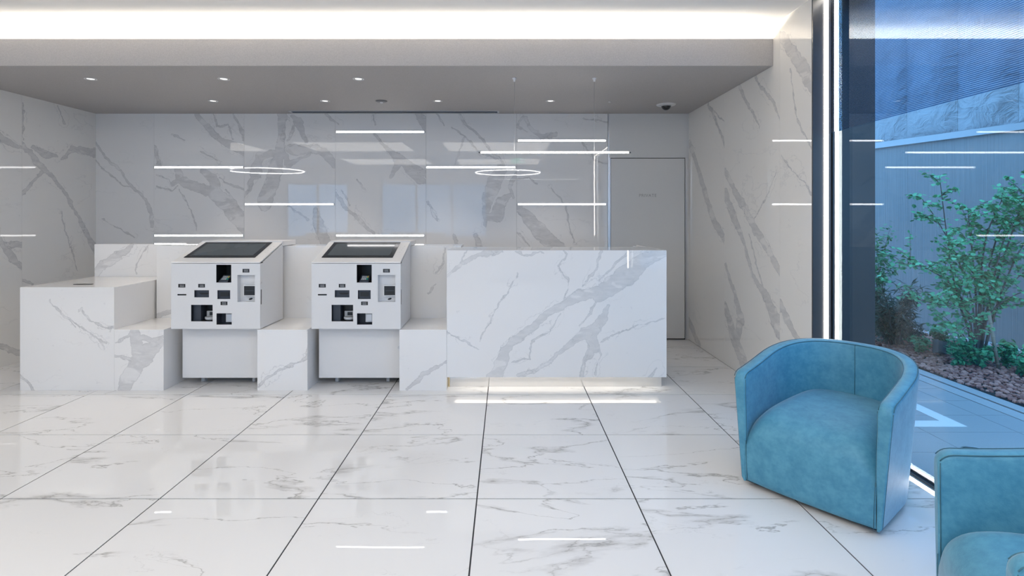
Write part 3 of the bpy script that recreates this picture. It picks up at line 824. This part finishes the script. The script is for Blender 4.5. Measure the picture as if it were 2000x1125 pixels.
MB().lathe([(.016, -.013), (.014, -.024), (.001, -.026)], (x, y, ZS), 18).build('sensor', M['kiosk_white'], t)
x, y = at_soffit(1191, 198.5)
tag(MB().lathe([(.017, -.0005), (.017, -.006), (.010, -.010), (.001, -.011)], (x, y, ZS), 18).build('ceiling_sensor', M['kiosk_white'], origin=(x, y, ZS)), 'tiny white button sensor in soffit near the dome camera', 'sensor')
x, y = at_soffit(1301, 204)
t = thing('dome_camera', (x, y, ZS), 'security camera with white rim and dark dome in soffit corner above door', 'camera')
MB().lathe([(.100, -.0005), (.100, -.004), (.094, -.010), (.052, -.012), (.050, -.0005)], (x, y, ZS), 32).build('rim', M['kiosk_white'], t)
MB().lathe([(.050 * math.cos(a), -.012 - .050 * math.sin(a)) for a in [i * math.pi / 2 / 8 for i in range(9)]], (x, y, ZS), 28).build('dome', M['bezel'], t)
MB().lathe([(.054, -.012), (.054, -.020), (.0505, -.020)], (x, y, ZS), 28).build('dome_collar', M['grey_plastic'], t)
xa, _ = at_soffit(568, 219); xb, ya = at_soffit(975, 219)
t = thing('air_slot', ((xa + xb) / 2, 6.15, ZS), 'long narrow air slot in soffit along top of back wall', 'vent')
f = MB(); f.box(xa, xb, 6.09, 6.11, ZS - .006, ZS - .0005); f.box(xa, xb, 6.19, 6.21, ZS - .006, ZS - .0005); f.box(xa, xa + .02, 6.11, 6.19, ZS - .006, ZS - .0005); f.box(xb - .02, xb, 6.11, 6.19, ZS - .006, ZS - .0005)
f.build('frame', M['steel'], t)
for yv in (6.125, 6.15, 6.175): MB().box(xa + .021, xb - .021, yv - .004, yv + .004, ZS - .004, ZS - .0007).build('vane', M['navy'], t)

# ---- ring lamps of the lobby and ceiling fill panels added behind the camera (they light the room and show in the polished stone)
def ring_lamp(x, y, z, r, label):
    t = thing('ring_lamp', (x, y, z), label, 'lamp', 'ring lamps behind the seats')
    pts = [(x + r * math.cos(2 * math.pi * k / 64), y + r * math.sin(2 * math.pi * k / 64), z) for k in range(65)]
    MB().tube(pts, .011, 8, cap=False).build('ring', M['ring'], t)
    for k in (8, 29, 50):
        MB().tube([pts[k], (pts[k][0], pts[k][1], ZC - .002)], .0012, 5).build('wire', M['steel'], t)
ring_lamp(0.05, -0.60, 2.50, 0.78, 'thin white ring lamp hanging in the middle of the lobby')
ring_lamp(-5.85, -0.70, 2.55, 0.86, 'thin white ring lamp hanging at the far left of the lobby')
for x, y, w, d, lab in [(-3.2, 0.9, 2.2, 1.5, 'flat fill panel added to the ceiling left of the camera, nearest the kiosks'), (-0.2, 0.9, 2.2, 1.5, 'flat fill panel added to the ceiling right above the camera'),
        (-3.2, -2.2, 2.2, 1.5, 'flat fill panel added to the ceiling in front of the blind window'), (-0.2, -2.3, 2.2, 1.5, 'flat fill panel added to the ceiling in the rear right lobby corner'), (-6.3, 0.9, 1.8, 1.4, 'flat fill panel added to the ceiling in the far left alcove')]:
    t = thing('added_fill_panel', (x, y, ZC), lab, 'light', 'fill panels added to the lobby ceiling')
    f = MB(); h0, h1 = ZC - .014, ZC - .0005
    f.box(x - w/2 - .03, x + w/2 + .03, y - d/2 - .03, y - d/2, h0, h1); f.box(x - w/2 - .03, x + w/2 + .03, y + d/2, y + d/2 + .03, h0, h1)
    f.box(x - w/2 - .03, x - w/2, y - d/2, y + d/2, h0, h1); f.box(x + w/2, x + w/2 + .03, y - d/2, y + d/2, h0, h1)
    f.build('frame', M['kiosk_white'], t)
    MB().box(x - w/2 + .001, x + w/2 - .001, y - d/2 + .001, y + d/2 - .001, ZC - .008, ZC - .001).build('diffuser', M['fill_panel'], t)

ex = thing('exit_sign', (.30, -1.0, 2.84), 'green lit exit sign hanging under the lobby ceiling', 'sign')
MB().box(.14, .46, -1.02, -1.0, 2.76, 2.90).build('sign_box', M['kiosk_white'], ex)
MB().box(.145, .455, -.9995, -.998, 2.765, 2.895).build('face', emit('green sign face', (.10, .75, .40), 3.0), ex)
pg = MB(); pg.box(.34, .44, -.9975, -.997, 2.78, 2.88); pg.tube([(.26, -.9972, 2.86), (.245, -.9972, 2.82), (.22, -.9972, 2.785)], .008, 5); pg.tube([(.25, -.9972, 2.83), (.28, -.9972, 2.79)], .008, 5)
pg.build('pictogram', emit('white sign symbol', (1, 1, 1), 4.0), ex)

# ================================================================== TUB ARMCHAIRS (built at the origin, front towards -y)
def chair_plan(n=40):
    """outer top outline, left front to right front, as (x, y, distance to nearer front end, how far back 0..1)"""
    a, yf, ym, yb = 0.352, -0.335, -0.05, 0.372
    pts = []
    fs = [0.0, .002, .006, .012, .02, .03, .045, .07, .11, .16, .21, .255]
    for d in fs: pts.append((-a, yf + d))
    for i in range(n + 1):
        w = math.pi - math.pi * i / n
        e = 0.92
        c, s = math.cos(w), math.sin(w)
        pts.append((a * math.copysign(abs(c) ** e, c), ym + (yb - ym) * abs(s) ** e))
    for d in reversed(fs): pts.append((a, yf + d))
    return pts
def make_chair(loc, rz, label):
    ch = thing('tub_armchair', loc, label, 'armchair', 'blue tub armchairs', rz)
    par = bpy.data.objects.new('tmp', None)
    def add(mb, name, mat, sub=0, lab=None):
        o = mb.build(name, mat, origin=(0, 0, 0)); o.location = (0, 0, 0); o.parent = ch
        if sub:
            s = o.modifiers.new('sub', 'SUBSURF'); s.levels = s.render_levels = sub
        if lab: o['label'] = lab
        return o
    pts = chair_plan(); N = len(pts); yf = -0.335
    sec, rim_in, rim_out = [], [], []
    for i, (x, y) in enumerate(pts):
        p0 = Vector(pts[max(i - 1, 0)]); p1 = Vector(pts[min(i + 1, N - 1)])
        d = (p1 - p0).normalized(); nrm = Vector((d.y, -d.x))      # inward for left->back->right traversal
        if nrm.dot(Vector((0, 0)) - Vector((x, y))) < 0 and abs(y) < 2: nrm = nrm if i in (0,) else nrm
        c = Vector((0, -0.0)) - Vector((x, y))
        if nrm.dot(c) < 0: nrm = -nrm
        if x < -0.351: nrm = Vector((1, 0))
        if x > 0.351: nrm = Vector((-1, 0))
        back = min(1.0, max(0.0, (y - yf) / 0.70))
        k = 0.45 * math.sin(back * math.pi / 2) + 0.55 * back * back * (3 - 2 * back)
        h = 0.592 + 0.113 * k
        dd = y - yf
        r = 0.045
        hh = h - r + math.sqrt(max(0.0, r * r - (r - min(dd, r)) ** 2)) if dd < r and abs(x) > .35 else h
        e = 0.006 - math.sqrt(max(0, .006 ** 2 - (.006 - min(dd, .006)) ** 2)) if abs(x) > .35 else 0.0   # soft end corners
        T = 0.062
        P = Vector((x, y))
        def at(f, z, off):       # f: flare (1 at the rim), off: distance inwards
            q = P + nrm * off
            s = 0.872 + 0.128 * f
            sy = 0.90 + 0.10 * f if q.y > 0 else 1.0
            return (q.x * (s if off < .02 else 1 - (1 - s) * .0), q.y * sy, z)
        prof = [(0.03, 0 + e), (0.036, -.004 + e), (0.20, e), (0.40, e)]
        ring = []
        zb = 0.024
        for z in (0.024, 0.040, 0.18, 0.33, hh - 0.10, hh - 0.022, hh - 0.006):
            f = (z - zb) / (0.62 - zb)
            ring.append(at(min(f, 1.05), z, e + (0.010 if z < .03 else 0) + (0.004 if z > hh - .01 else 0)))
        ring.append(at(1.0, hh, .018)); ring.append(at(1.0, hh, T - .018))
        for z, o_ in ((hh - .006, T - .005), (hh - .022, T), (hh - .10, T), (0.33, T + .004), (0.22, T + .005), (0.024, T + .003)):
            ring.append(at(1.0, z, o_ - e))
        sec.append(ring)
        rim_in.append(at(1.0, hh - .007, T - .003)); rim_out.append(at(1.0, hh - .004, .003))
    m = len(sec[0])
    mb = MB()
    vs = [v for r_ in sec for v in r_]
    fs = []
    for i in range(N - 1):
        for j in range(m - 1):
            fs.append((i * m + j, (i + 1) * m + j, (i + 1) * m + j + 1, i * m + j + 1))
    mb.add(vs, fs, True)
    mb.add(sec[0], [tuple(range(m))], False); mb.add(sec[-1], [tuple(range(m - 1, -1, -1))], False)
    mb_o = mb
    import bmesh
    shell = add(mb_o, 'shell', M['leather'])
    bm = bmesh.new(); bm.from_mesh(shell.data); bmesh.ops.recalc_face_normals(bm, faces=bm.faces); bm.to_mesh(shell.data); bm.free()
    # seat: one upholstered block, rounded over at the front
    nu, sm = 25, MB()
    prof = [(-.322, .025), (-.333, .035), (-.337, .10), (-.338, .17), (-.338, .235), (-.334, .285), (-.322, .325), (-.300, .358), (-.268, .384), (-.225, .402), (-.17, .414), (-.10, .421), (0.0, .424), (.12, .424), (.30, .420)]
    vs, fs = [], []
    for iu in range(nu):
        u = -1 + 2 * iu / (nu - 1)
        uu = abs(u)
        for (py, pz) in prof:
            top = max(0.0, min(1.0, (pz - .20) / .22))
            halfw = 0.2862 if pz < .236 else 0.283
            fall = 0.075 * max(0, uu - .55) ** 2 / .2025 * top
            bulge = -.012 * (1 - u * u) * (1 if py < -.2 else 0)
            yback = py
            if py > .05: yback = .05 + (py - .05) * math.sqrt(max(0.05, 1 - (uu * .92) ** 2.4))
            vs.append((u * halfw, yback + bulge + (0.05 * max(0, uu - .8) ** 2 / .04 * top * (1 if py < -.1 else 0)), pz - fall))
    mp_ = len(prof)
    for iu in range(nu - 1):
        for j in range(mp_ - 1):
            fs.append((iu * mp_ + j, (iu + 1) * mp_ + j, (iu + 1) * mp_ + j + 1, iu * mp_ + j + 1))
    sm.add(vs, fs, True)
    seat = add(sm, 'seat', M['leather'], 1)
    add(MB().tube(rim_in[2:-2], .0022, 6), 'piping', M['piping'])
    add(MB().tube(rim_out[2:-2], .0018, 6), 'piping', M['piping'])
    for sgn in (0, -1):
        q_ = sec[3] if sgn == 0 else sec[-4]
        sx_ = 1 if sgn == 0 else -1
        add(MB().tube([(q[0] + sx_ * .0005, q[1] - .0055, q[2]) for q in q_[10:14]], .0018, 6), 'piping', M['piping'])
        add(MB().tube([(q[0] - sx_ * .0003, q[1] - .0055, q[2]) for q in q_[1:6]], .0016, 6), 'piping', M['piping'])
    mid = sec[N // 2]
    add(MB().tube([(q[0], q[1] - .001, q[2]) for q in mid[9:13]], .0014, 5), 'back_seam', M['piping'])
    for sg in (-1, 1):
        add(MB().tube([(sg * .277, -.3365, .03), (sg * .280, -.3375, .12), (sg * .283, -.3375, .20), (sg * .2845, -.337, .24)], .0016, 5), 'front_seam', M['piping'])
    # shell floor and recessed plinth
    add(MB().box(-.24, .24, -.27, .22, 0.0, .025), 'plinth', M['black'])
    bt = MB(); lo = [(q[0][0] * .985, q[0][1] * .985, .0265) for q in sec]
    bt.add(lo, [tuple(range(len(lo)))]); add(bt, 'underside', M['black'])
    bpy.data.objects.remove(par)
    return ch
c1 = make_chair((1.724, 2.848, 0), math.radians(-50.6), 'whole blue suede tub armchair standing by the glass wall')
c1.scale = (1.035, 1.035, 1.0)
def copy_tree(o, parent=None):
    c = o.copy(); C.objects.link(c)
    if parent is not None: c.parent = parent
    for ch in list(o.children): copy_tree(ch, c)
    return c
c2 = copy_tree(c1); c2.location = (1.698, 1.476, 0); c2.rotation_euler = (0, 0, math.radians(-116)); c2['label'] = 'nearer blue suede tub armchair cut off by the lower right corner'

# ================================================================== OUTSIDE
rng = random.Random(5)
M['paving'] = plain('blue grey granite paving', (0.40, 0.415, 0.44), 0.36, grain=0.25, gscale=180)
M['kerb'] = plain('pale granite kerb', (0.44, 0.45, 0.47), 0.55, grain=0.15, gscale=140)
M['soil'] = plain('dark soil', (0.05, 0.042, 0.038), 0.95, grain=0.5, gscale=30, bmp=.01)
M['paint'] = plain('white road paint', (0.78, 0.78, 0.78), 0.7, grain=0.04)
struct(MB().box(XG + 0.03, 12, -6, 9.5, -0.20, -0.008).build('ground_outside', M['grout']))
pv = struct(MB().box(XG + 0.032, 3.60, -4, 7.2, -0.0079, -0.005).build('paving_outside', M['grout']))
pmesh = {}
def paver(x0, x1, y0, y1):
    key = (round(x1 - x0, 3), round(y1 - y0, 3))
    if key not in pmesh:
        hx, hy = key[0] / 2 - .002, key[1] / 2 - .002
        mb = MB().box(-hx, hx, -hy, hy, -.005, 0, skip='b'); o = mb.build('paver', M['paving']); pmesh[key] = o.data; o.parent = pv
    else:
        o = bpy.data.objects.new('paver', pmesh[key]); C.objects.link(o); o.parent = pv
    o.location = ((x0 + x1) / 2, (y0 + y1) / 2, 0)
for r in range(-9, 14):
    y0 = 3.871 - 0.305 + r * 0.305 if False else 3.566 + r * 0.305
    y1 = y0 + 0.305
    for x0, x1 in ((XG + .035, 2.78), (2.78, 3.38), (3.38, 3.60)):
        if -0.4 < y0 < 6.6: paver(x0, x1, y0, y1)
kb = bpy.data.objects.new('kerb_outside', None); C.objects.link(kb); kb.location = (3.72, 2, 0); struct(kb)
for r in range(-2, 12):
    MB().box(3.604, 3.726, r * .6 + .002, r * .6 + .598, -.006, .003).build('kerb_stone', M['kerb'], kb, bevel=.002)
    MB().box(3.742, 3.85, r * .6 + .002, r * .6 + .598, -.006, .008).build('kerb_stone', M['kerb'], kb, bevel=.004)
MB().box(3.726, 3.742, -1.2, 7.2, -.0075, -.005).build('drain_channel', M['black'], kb)
ln = MB(); ln.box(3.02, 3.125, 3.657, 6.2, .0002, .0022); ln.box(XG + .04, 3.02, 3.657, 3.764, .0002, .0022)
struct(ln.build('marking_outside', M['paint']), 'white painted bay corner line on the paving')
dc = thing('drain_cover', (2.85, 3.265, 0), 'dark round drain cover in the paving behind the nearer armchair', 'drain cover')
MB().lathe([(.078, .0003), (.078, .004), (.070, .005), (.069, .0035)], (2.85, 3.265, 0), 32).build('ring', M['steel'], dc)
MB().disc((2.85, 3.265, .0034), .069, 32).build('lid', M['dark_frame'], dc)

# garden bed
struct(MB().box(3.851, 9, -1, 8.0, -.0075, .008).build('garden_bed', M['soil']))
def wx(y): return 5.28 - 0.3 * (y - 6.27)            # garden wall line
def gravel_mat():
    m, t, p = new_mat('reddish lava gravel')
    isl = nd(t, 'ShaderNodeNewGeometry').outputs['Random Per Island']
    t.links.new(mixc(t, isl, (0.25, 0.095, 0.075), (0.58, 0.30, 0.24)), p.inputs['Base Color'])
    p.inputs['Roughness'].default_value = 0.85
    return m
import bmesh
def pebble_base():
    bm = bmesh.new(); bmesh.ops.create_icosphere(bm, subdivisions=1, radius=1.0)
    v = [x.co.copy() for x in bm.verts]; f = [tuple(q.index for q in x.verts) for x in bm.faces]; bm.free(); return v, f
pbv, pbf = pebble_base()
def pebbles(name, spots, mat, smin, smax, label):
    mb = MB()
    for (x, y, z) in spots:
        s = rng.uniform(smin, smax); R = Matrix.Rotation(rng.uniform(0, 6.28), 3, 'Z') @ Matrix.Rotation(rng.uniform(-.5, .5), 3, 'X')
        sc = Vector((s * rng.uniform(.8, 1.3), s * rng.uniform(.7, 1.0), s * rng.uniform(.45, .75)))
        mb.add([R @ Vector((v.x * sc.x * rng.uniform(.85, 1.1), v.y * sc.y * rng.uniform(.85, 1.1), v.z * sc.z)) + Vector((x, y, z)) for v in pbv], pbf)
    o = mb.build(name, mat); return tag(o, label, name.replace('_', ' '), kind='stuff')
sp = []
y = 3.3
while y < 7.4:
    x = 3.87
    while x < min(wx(y) - .1, 5.6):
        d = x - 3.87
        if x / y < 1.06:
            sp.append((x + rng.uniform(-.015, .015), y + rng.uniform(-.015, .015), .016 + rng.uniform(0, .02)))
        x += .042
    y += .040
pebbles('gravel', sp, gravel_mat(), .018, .030, 'reddish brown gravel covering the garden bed')
M['white_gravel'] = plain('white gravel', (.62, .63, .64), .8, grain=.2)
sp = []
for _ in range(900):
    y = rng.uniform(4.6, 7.3); sp.append((wx(y) - rng.uniform(.03, .28), y, .034))
pebbles('white_gravel', sp, M['white_gravel'], .010, .018, 'white gravel strip along foot of the garden wall')

def wallmat():
    m, t, p = new_mat('combed grey render')
    tc = nd(t, 'ShaderNodeTexCoord').outputs['Object']
    mp = nd(t, 'ShaderNodeMapping'); t.links.new(tc, mp.inputs[0]); mp.inputs['Scale'].default_value = (60, 60, 0.9)
    n = noise(t, mp.outputs[0], 1.0, 3.0)
    n2 = noise(t, tc, 1.3, 3.0)
    f = mth(t, 'MULTIPLY_ADD', n2, 0.5, mth(t, 'MULTIPLY', n, 0.5))
    t.links.new(mixc(t, f, (0.20, 0.20, 0.205), (0.34, 0.34, 0.345)), p.inputs['Base Color'])
    p.inputs['Roughness'].default_value = 0.85
    bump(t, p, n, 0.008)
    return m
# garden wall runs along direction (-0.3, 1)
L = math.hypot(.3, 1); du = Vector((-.3 / L, 1 / L, 0)); dn = Vector((1 / L, .3 / L, 0))   # dn points away from the bed
org = Vector((wx(0), 0, 0))
def wpt(s, off, z): q = org + du * s + dn * off; return (q.x, q.y, z)
def wbox(mb, s0, s1, o0, o1, z0, z1):
    vs = [wpt(s, o, z) for z in (z0, z1) for o in (o0, o1) for s in (s0, s1)]
    mb.add(vs, [(0, 2, 3, 1), (4, 5, 7, 6), (0, 1, 5, 4), (2, 6, 7, 3), (0, 4, 6, 2), (1, 3, 7, 5)])
gwm = MB(); wbox(gwm, -4, 9.2, 0, .15, -.1, 2.34)
gwo = struct(gwm.build('wall_garden', wallmat()), 'grey combed garden wall behind the shrubs')
cp = MB(); wbox(cp, -4, 9.2, -.035, .15, 2.34, 2.415)
cp.build('coping', plain('pale coping metal', (.42, .43, .45), .4, .3), gwo)
def tarp_mat():
    m, t, p = new_mat('creased metallic sheet')
    tc = nd(t, 'ShaderNodeTexCoord').outputs['Object']
    n = noise(t, tc, 5.0, 5.0, 0.6, 0.8)
    t.links.new(mixc(t, n, (0.24, 0.25, 0.27), (0.40, 0.41, 0.43)), p.inputs['Base Color'])
    p.inputs['Roughness'].default_value = 0.38; p.inputs['Metallic'].default_value = 0.35
    bump(t, p, n, 0.045)
    return m
mt_tarp = tarp_mat()
s = -3.0
while s < 9.0:
    mb = MB(); nx_, nz_ = 12, 24
    vs = []
    for i in range(nx_ + 1):
        for j in range(nz_ + 1):
            a, b = i / nx_, j / nz_
            edge = min(a, 1 - a, b * 3, (1 - b) * 3)
            bul = .055 * min(1, edge * 5) * (.6 + .8 * mnoise.noise(Vector((s * 3.3 + a * 1.6, b * 15, 1.7)))) 
            vs.append(wpt(s + a * .60, .08 - bul, 2.415 + b * 2.4))
    fs = [(i * (nz_ + 1) + j, i * (nz_ + 1) + j + 1, (i + 1) * (nz_ + 1) + j + 1, (i + 1) * (nz_ + 1) + j) for i in range(nx_) for j in range(nz_)]
    mb.add(vs, fs, True)
    mb.add([wpt(s, .13, 2.415), wpt(s + .6, .13, 2.415), wpt(s + .6, .13, 4.815), wpt(s, .13, 4.815)], [(0, 1, 2, 3)])
    mb.build('cladding_sheet', mt_tarp, gwo)
    s += .602

# ---- plants
def leafmat(name, a, b, rough=.45):
    m, t, p = new_mat(name)
    isl = nd(t, 'ShaderNodeNewGeometry').outputs['Random Per Island']
    t.links.new(mixc(t, isl, a, b), p.inputs['Base Color'])
    p.inputs['Roughness'].default_value = rough
    return m
M['leaf'] = leafmat('round green leaf', (0.045, 0.29, 0.12), (0.15, 0.58, 0.29))
M['leaf_dark'] = leafmat('narrow dark leaf', (0.012, 0.035, 0.018), (0.045, 0.085, 0.050), .3)
M['leaf_low'] = leafmat('low plant leaf', (0.035, 0.20, 0.08), (0.11, 0.42, 0.19))
M['bark'] = plain('grey brown bark', (0.11, 0.095, 0.085), .8, grain=.3, gscale=50)
M['bamboo'] = plain('weathered bamboo', (0.30, 0.26, 0.20), .6, grain=.2, gscale=30)
def leaf(mb, p, size, ratio, d=None, narrow=False):
    p = Vector(p)
    if d is None: d = Vector((rng.uniform(-1, 1), rng.uniform(-1, 1), rng.uniform(-.7, .5)))
    d = Vector(d).normalized()
    up = Vector((rng.uniform(-.6, .6), rng.uniform(-.9, .4), 1)).normalized()
    sd = d.cross(up)
    sd = sd.normalized() if sd.length > 1e-4 else Vector((1, 0, 0))
    nn = sd.cross(d)
    w = size * ratio
    if narrow:
        vs = [p, p + d * size * .4 + sd * w + nn * .04 * size, p + d * size, p + d * size * .4 - sd * w + nn * .04 * size]
        mb.add(vs, [(0, 1, 2, 3)])
    else:
        vs = [p, p + d * size * .15 + sd * w * .75, p + d * size * .55 + sd * w, p + d * size - nn * .12 * size, p + d * size * .55 - sd * w, p + d * size * .15 - sd * w * .75]
        mb.add(vs, [(0, 1, 2, 3), (0, 3, 4, 5)])
def pxw(px, py, Y): return Vector(((px - CX) / F * Y, Y, H - (py - CY) / F * Y))
def bez(pts, n):
    out = []
    pts = [Vector(p) for p in pts]
    for i in range(len(pts) - 1):
        p0, p1, p2, p3 = pts[max(i - 1, 0)], pts[i], pts[i + 1], pts[min(i + 2, len(pts) - 1)]
        for k in range(n):
            t = k / n
            out.append(.5 * ((2 * p1) + (-p0 + p2) * t + (2 * p0 - 5 * p1 + 4 * p2 - p3) * t * t + (-p0 + 3 * p1 - 3 * p2 + p3) * t ** 3))
    out.append(pts[-1]); return out
tb = pxw(1905, 712, 5.15)
tree = thing('garden_tree', (tb.x, tb.y, 0), 'many stemmed young tree with round bright green leaves outside', 'tree')
stems = [
 ([(1898,712),(1893,650),(1868,575),(1852,480),(1835,345)], 5.05, 1.0, .013), ([(1903,712),(1893,620),(1862,560),(1810,525),(1752,513)], 4.95, .9, .010),
 ([(1907,712),(1906,640),(1880,600),(1840,596),(1772,580)], 4.85, .9, .007), ([(1908,712),(1912,620),(1918,520),(1930,450),(1965,375)], 5.2, .8, .014),
 ([(1912,712),(1925,620),(1955,520),(1985,430),(2015,345)], 5.2, .8, .014), ([(1915,712),(1935,640),(1960,560),(2005,470),(2080,420)], 5.1, .9, .013),
 ([(1917,712),(1930,620),(1985,575),(2060,555)], 5.0, .5, .008), ([(1902,712),(1900,600),(1868,500),(1830,430),(1798,385)], 5.3, .55, .009),
 ([(1909,712),(1905,560),(1897,480),(1890,405)], 5.3, .9, .010), ([(1900,712),(1890,670),(1872,645),(1846,632)], 4.9, .8, .005),
 ([(1913,712),(1925,560),(1945,470),(1975,400),(1990,370)], 5.35, .9, .010), ([(1911,712),(1915,580),(1890,520),(1840,490)], 5.25, 1.0, .008),
 ([(1916,712),(1945,600),(1990,540),(2030,520)], 5.25, 1.0, .008), ([(1910,712),(1930,600),(1960,470),(1993,430),(2020,400)], 5.1, 1.0, .008),
]
fol = MB()
for pts, Ye, dens, r in stems:
    n = len(pts)
    P = [pxw(a, b, 5.15 + (Ye - 5.15) * (i / (n - 1))) for i, (a, b) in enumerate(pts)]
    P[0].z = 0.01
    c = bez(P, 6)
    rad = [r * (1 - .85 * i / (len(c) - 1)) + .0012 for i in range(len(c))]
    MB().tube(c, rad, 6).build('stem', M['bark'], tree)
    tw = MB()
    for i in range(int(len(c) * .35), len(c)):
        fr_ = i / len(c)
        for _ in range(int(6 * dens)):
            q = c[i] + Vector((rng.gauss(0, .035), rng.gauss(0, .04), rng.gauss(0, .03)))
            leaf(fol, q, rng.uniform(.030, .050), .46)
        if fr_ < .93 and rng.random() < .85 * dens:
            d = Vector((rng.uniform(-1, 1), rng.uniform(-.7, .5), rng.uniform(.0, .9))).normalized() * rng.uniform(.12, .34)
            e = [c[i], c[i] + d * .5 + Vector((0, 0, .02)), c[i] + d]
            tw.tube(bez(e, 3), [.0032, .003, .0026, .0022, .002, .0016, .0012], 5)
            for q in bez(e, 7)[2:]:
                for _ in range(2): leaf(fol, q + Vector((rng.gauss(0, .014), rng.gauss(0, .014), rng.gauss(0, .012))), rng.uniform(.028, .048), .46)
    if tw.v: tag(tw.build('twigs', M['bark'], tree), kind='stuff')
tag(fol.build('foliage', M['leaf'], tree), kind='stuff')
sk = thing('bamboo_stake', (pxw(1951, 728, 4.93).x, 4.93, 0), 'pale bamboo stake leaning against the green tree outside', 'stake')
a, b = pxw(1951, 728, 4.93), pxw(1931, 608, 5.05); a.z = .01
MB().tube([a, b], .014, 10).build('cane', M['bamboo'], sk)
for t_ in (.12, .34, .57, .8, .97): q = a.lerp(b, t_); d = (b - a).normalized(); MB().tube([q - d * .004, q + d * .004], .0162, 10).build('node', M['bamboo'], sk)

# dark narrow-leaved shrub
sb = pxw(1748, 678, 5.9)
sh = thing('dark_shrub', (sb.x, sb.y, 0), 'dark bushy shrub with narrow leaves beside the dark post outside', 'shrub')
fol = MB()
for i in range(38):
    tip = pxw(rng.uniform(1690, 1808), rng.uniform(560, 655), rng.uniform(5.55, 6.15))
    c = bez([Vector((sb.x + rng.uniform(-.08, .08), sb.y + rng.uniform(-.08, .08), .01)), Vector((sb.x, sb.y, 0)).lerp(tip, .5) + Vector((0, 0, .10)), tip], 5)
    MB().tube(c, [.007 - .0005 * k for k in range(len(c))], 5).build('stem', M['bark'], sh)
    for k in range(3, len(c)):
        for _ in range(9):
            leaf(fol, c[k] + Vector((rng.gauss(0, .03), rng.gauss(0, .03), rng.gauss(0, .03))), rng.uniform(.06, .12), .09, narrow=True)
tag(fol.build('foliage', M['leaf_dark'], sh), kind='stuff')
# tall slender shrub behind it
lb = pxw(1716, 660, 6.25)
ts = thing('slender_shrub', (lb.x, lb.y, 0), 'tall slender green shrub rising behind the dark shrub at the post', 'shrub')
fol = MB()
for tip, Y in (((1738, 445), 6.2), ((1712, 470), 6.3), ((1728, 490), 6.2), ((1700, 440), 6.3), ((1746, 520), 6.1)):
    e = pxw(*tip, Y)
    c = bez([Vector((lb.x, lb.y, .01)), Vector((lb.x, lb.y, .6)) + Vector((rng.uniform(-.05, .05), 0, 0)), e], 7)
    MB().tube(c, [.008 - .0005 * k for k in range(len(c))], 5).build('stem', M['bark'], ts)
    for q in c[5:]:
        for _ in range(14): leaf(fol, q + Vector((rng.gauss(0, .035), rng.gauss(0, .035), rng.gauss(0, .035))), rng.uniform(.04, .065), .22)
tag(fol.build('foliage', M['leaf_low'], ts), kind='stuff')
# low plants
low = [(1800, 700, 5.55, .17, .09, 'small green plant in gravel just left of the garden spotlight'), (1836, 680, 5.75, .18, .09, 'small green plant behind the garden spotlight'),
       (1873, 718, 5.05, .26, .13, 'leafy low plant at left foot of the green tree'), (1912, 722, 5.02, .24, .14, 'leafy low plant in front of the green tree stems'),
       (1968, 728, 5.0, .25, .10, 'leafy low plant right of the bamboo stake'), (2000, 745, 4.75, .17, .12, 'low green plant at the right edge of view'),
       (1772, 668, 6.05, .16, .08, 'tiny green plant under right side of the dark shrub')]
for px, py, Y, h, w, lab in low:
    b = pxw(px, py, Y); b.z = .01
    t = thing('low_plant', (b.x, b.y, 0), lab, 'plant', 'low plants in the garden bed')
    fol = MB(); st = MB()
    for i in range(9):
        e = b + Vector((rng.gauss(0, w * .7), rng.gauss(0, w * .5), h * rng.uniform(.6, 1.1)))
        c = bez([b, b.lerp(e, .5) + Vector((0, 0, .03)), e], 4)
        st.tube(c, .0022, 4)
        for q in c[2:]:
            for _ in range(5): leaf(fol, q + Vector((rng.gauss(0, .018), rng.gauss(0, .018), rng.gauss(0, .012))), rng.uniform(.035, .055), .30)
    tag(st.build('stems', M['bark'], t), kind='stuff'); tag(fol.build('foliage', M['leaf_low'], t), kind='stuff')
# garden spotlight
g = pxw(1837, 700, 5.42)
gs = thing('garden_spotlight', (g.x, g.y, 0), 'small square grey garden spotlight tilted up in the gravel', 'spotlight')
hb = MB(); R = Matrix.Rotation(math.radians(-14), 3, 'Y') @ Matrix.Rotation(math.radians(18), 3, 'X')
def rbox(mb, x0, x1, y0, y1, z0, z1):
    t_ = MB().box(x0, x1, y0, y1, z0, z1); t_.f = [f for f in t_.f]
    mb.add([R.inverted() @ Vector(v) + Vector((g.x, g.y, .115)) for v in t_.v], t_.f)
rbox(hb, -.045, .045, -.03, .03, -.06, .06); hb.build('housing', M['spot_grey'], gs, bevel=.003)
hb = MB(); rbox(hb, -.052, -.046, -.036, .036, -.066, .066); hb.build('front_frame', M['spot_grey'], gs)
MB().tube([(g.x, g.y, .005), (g.x, g.y, .08)], .008, 10).build('spike', M['spot_grey'], gs)
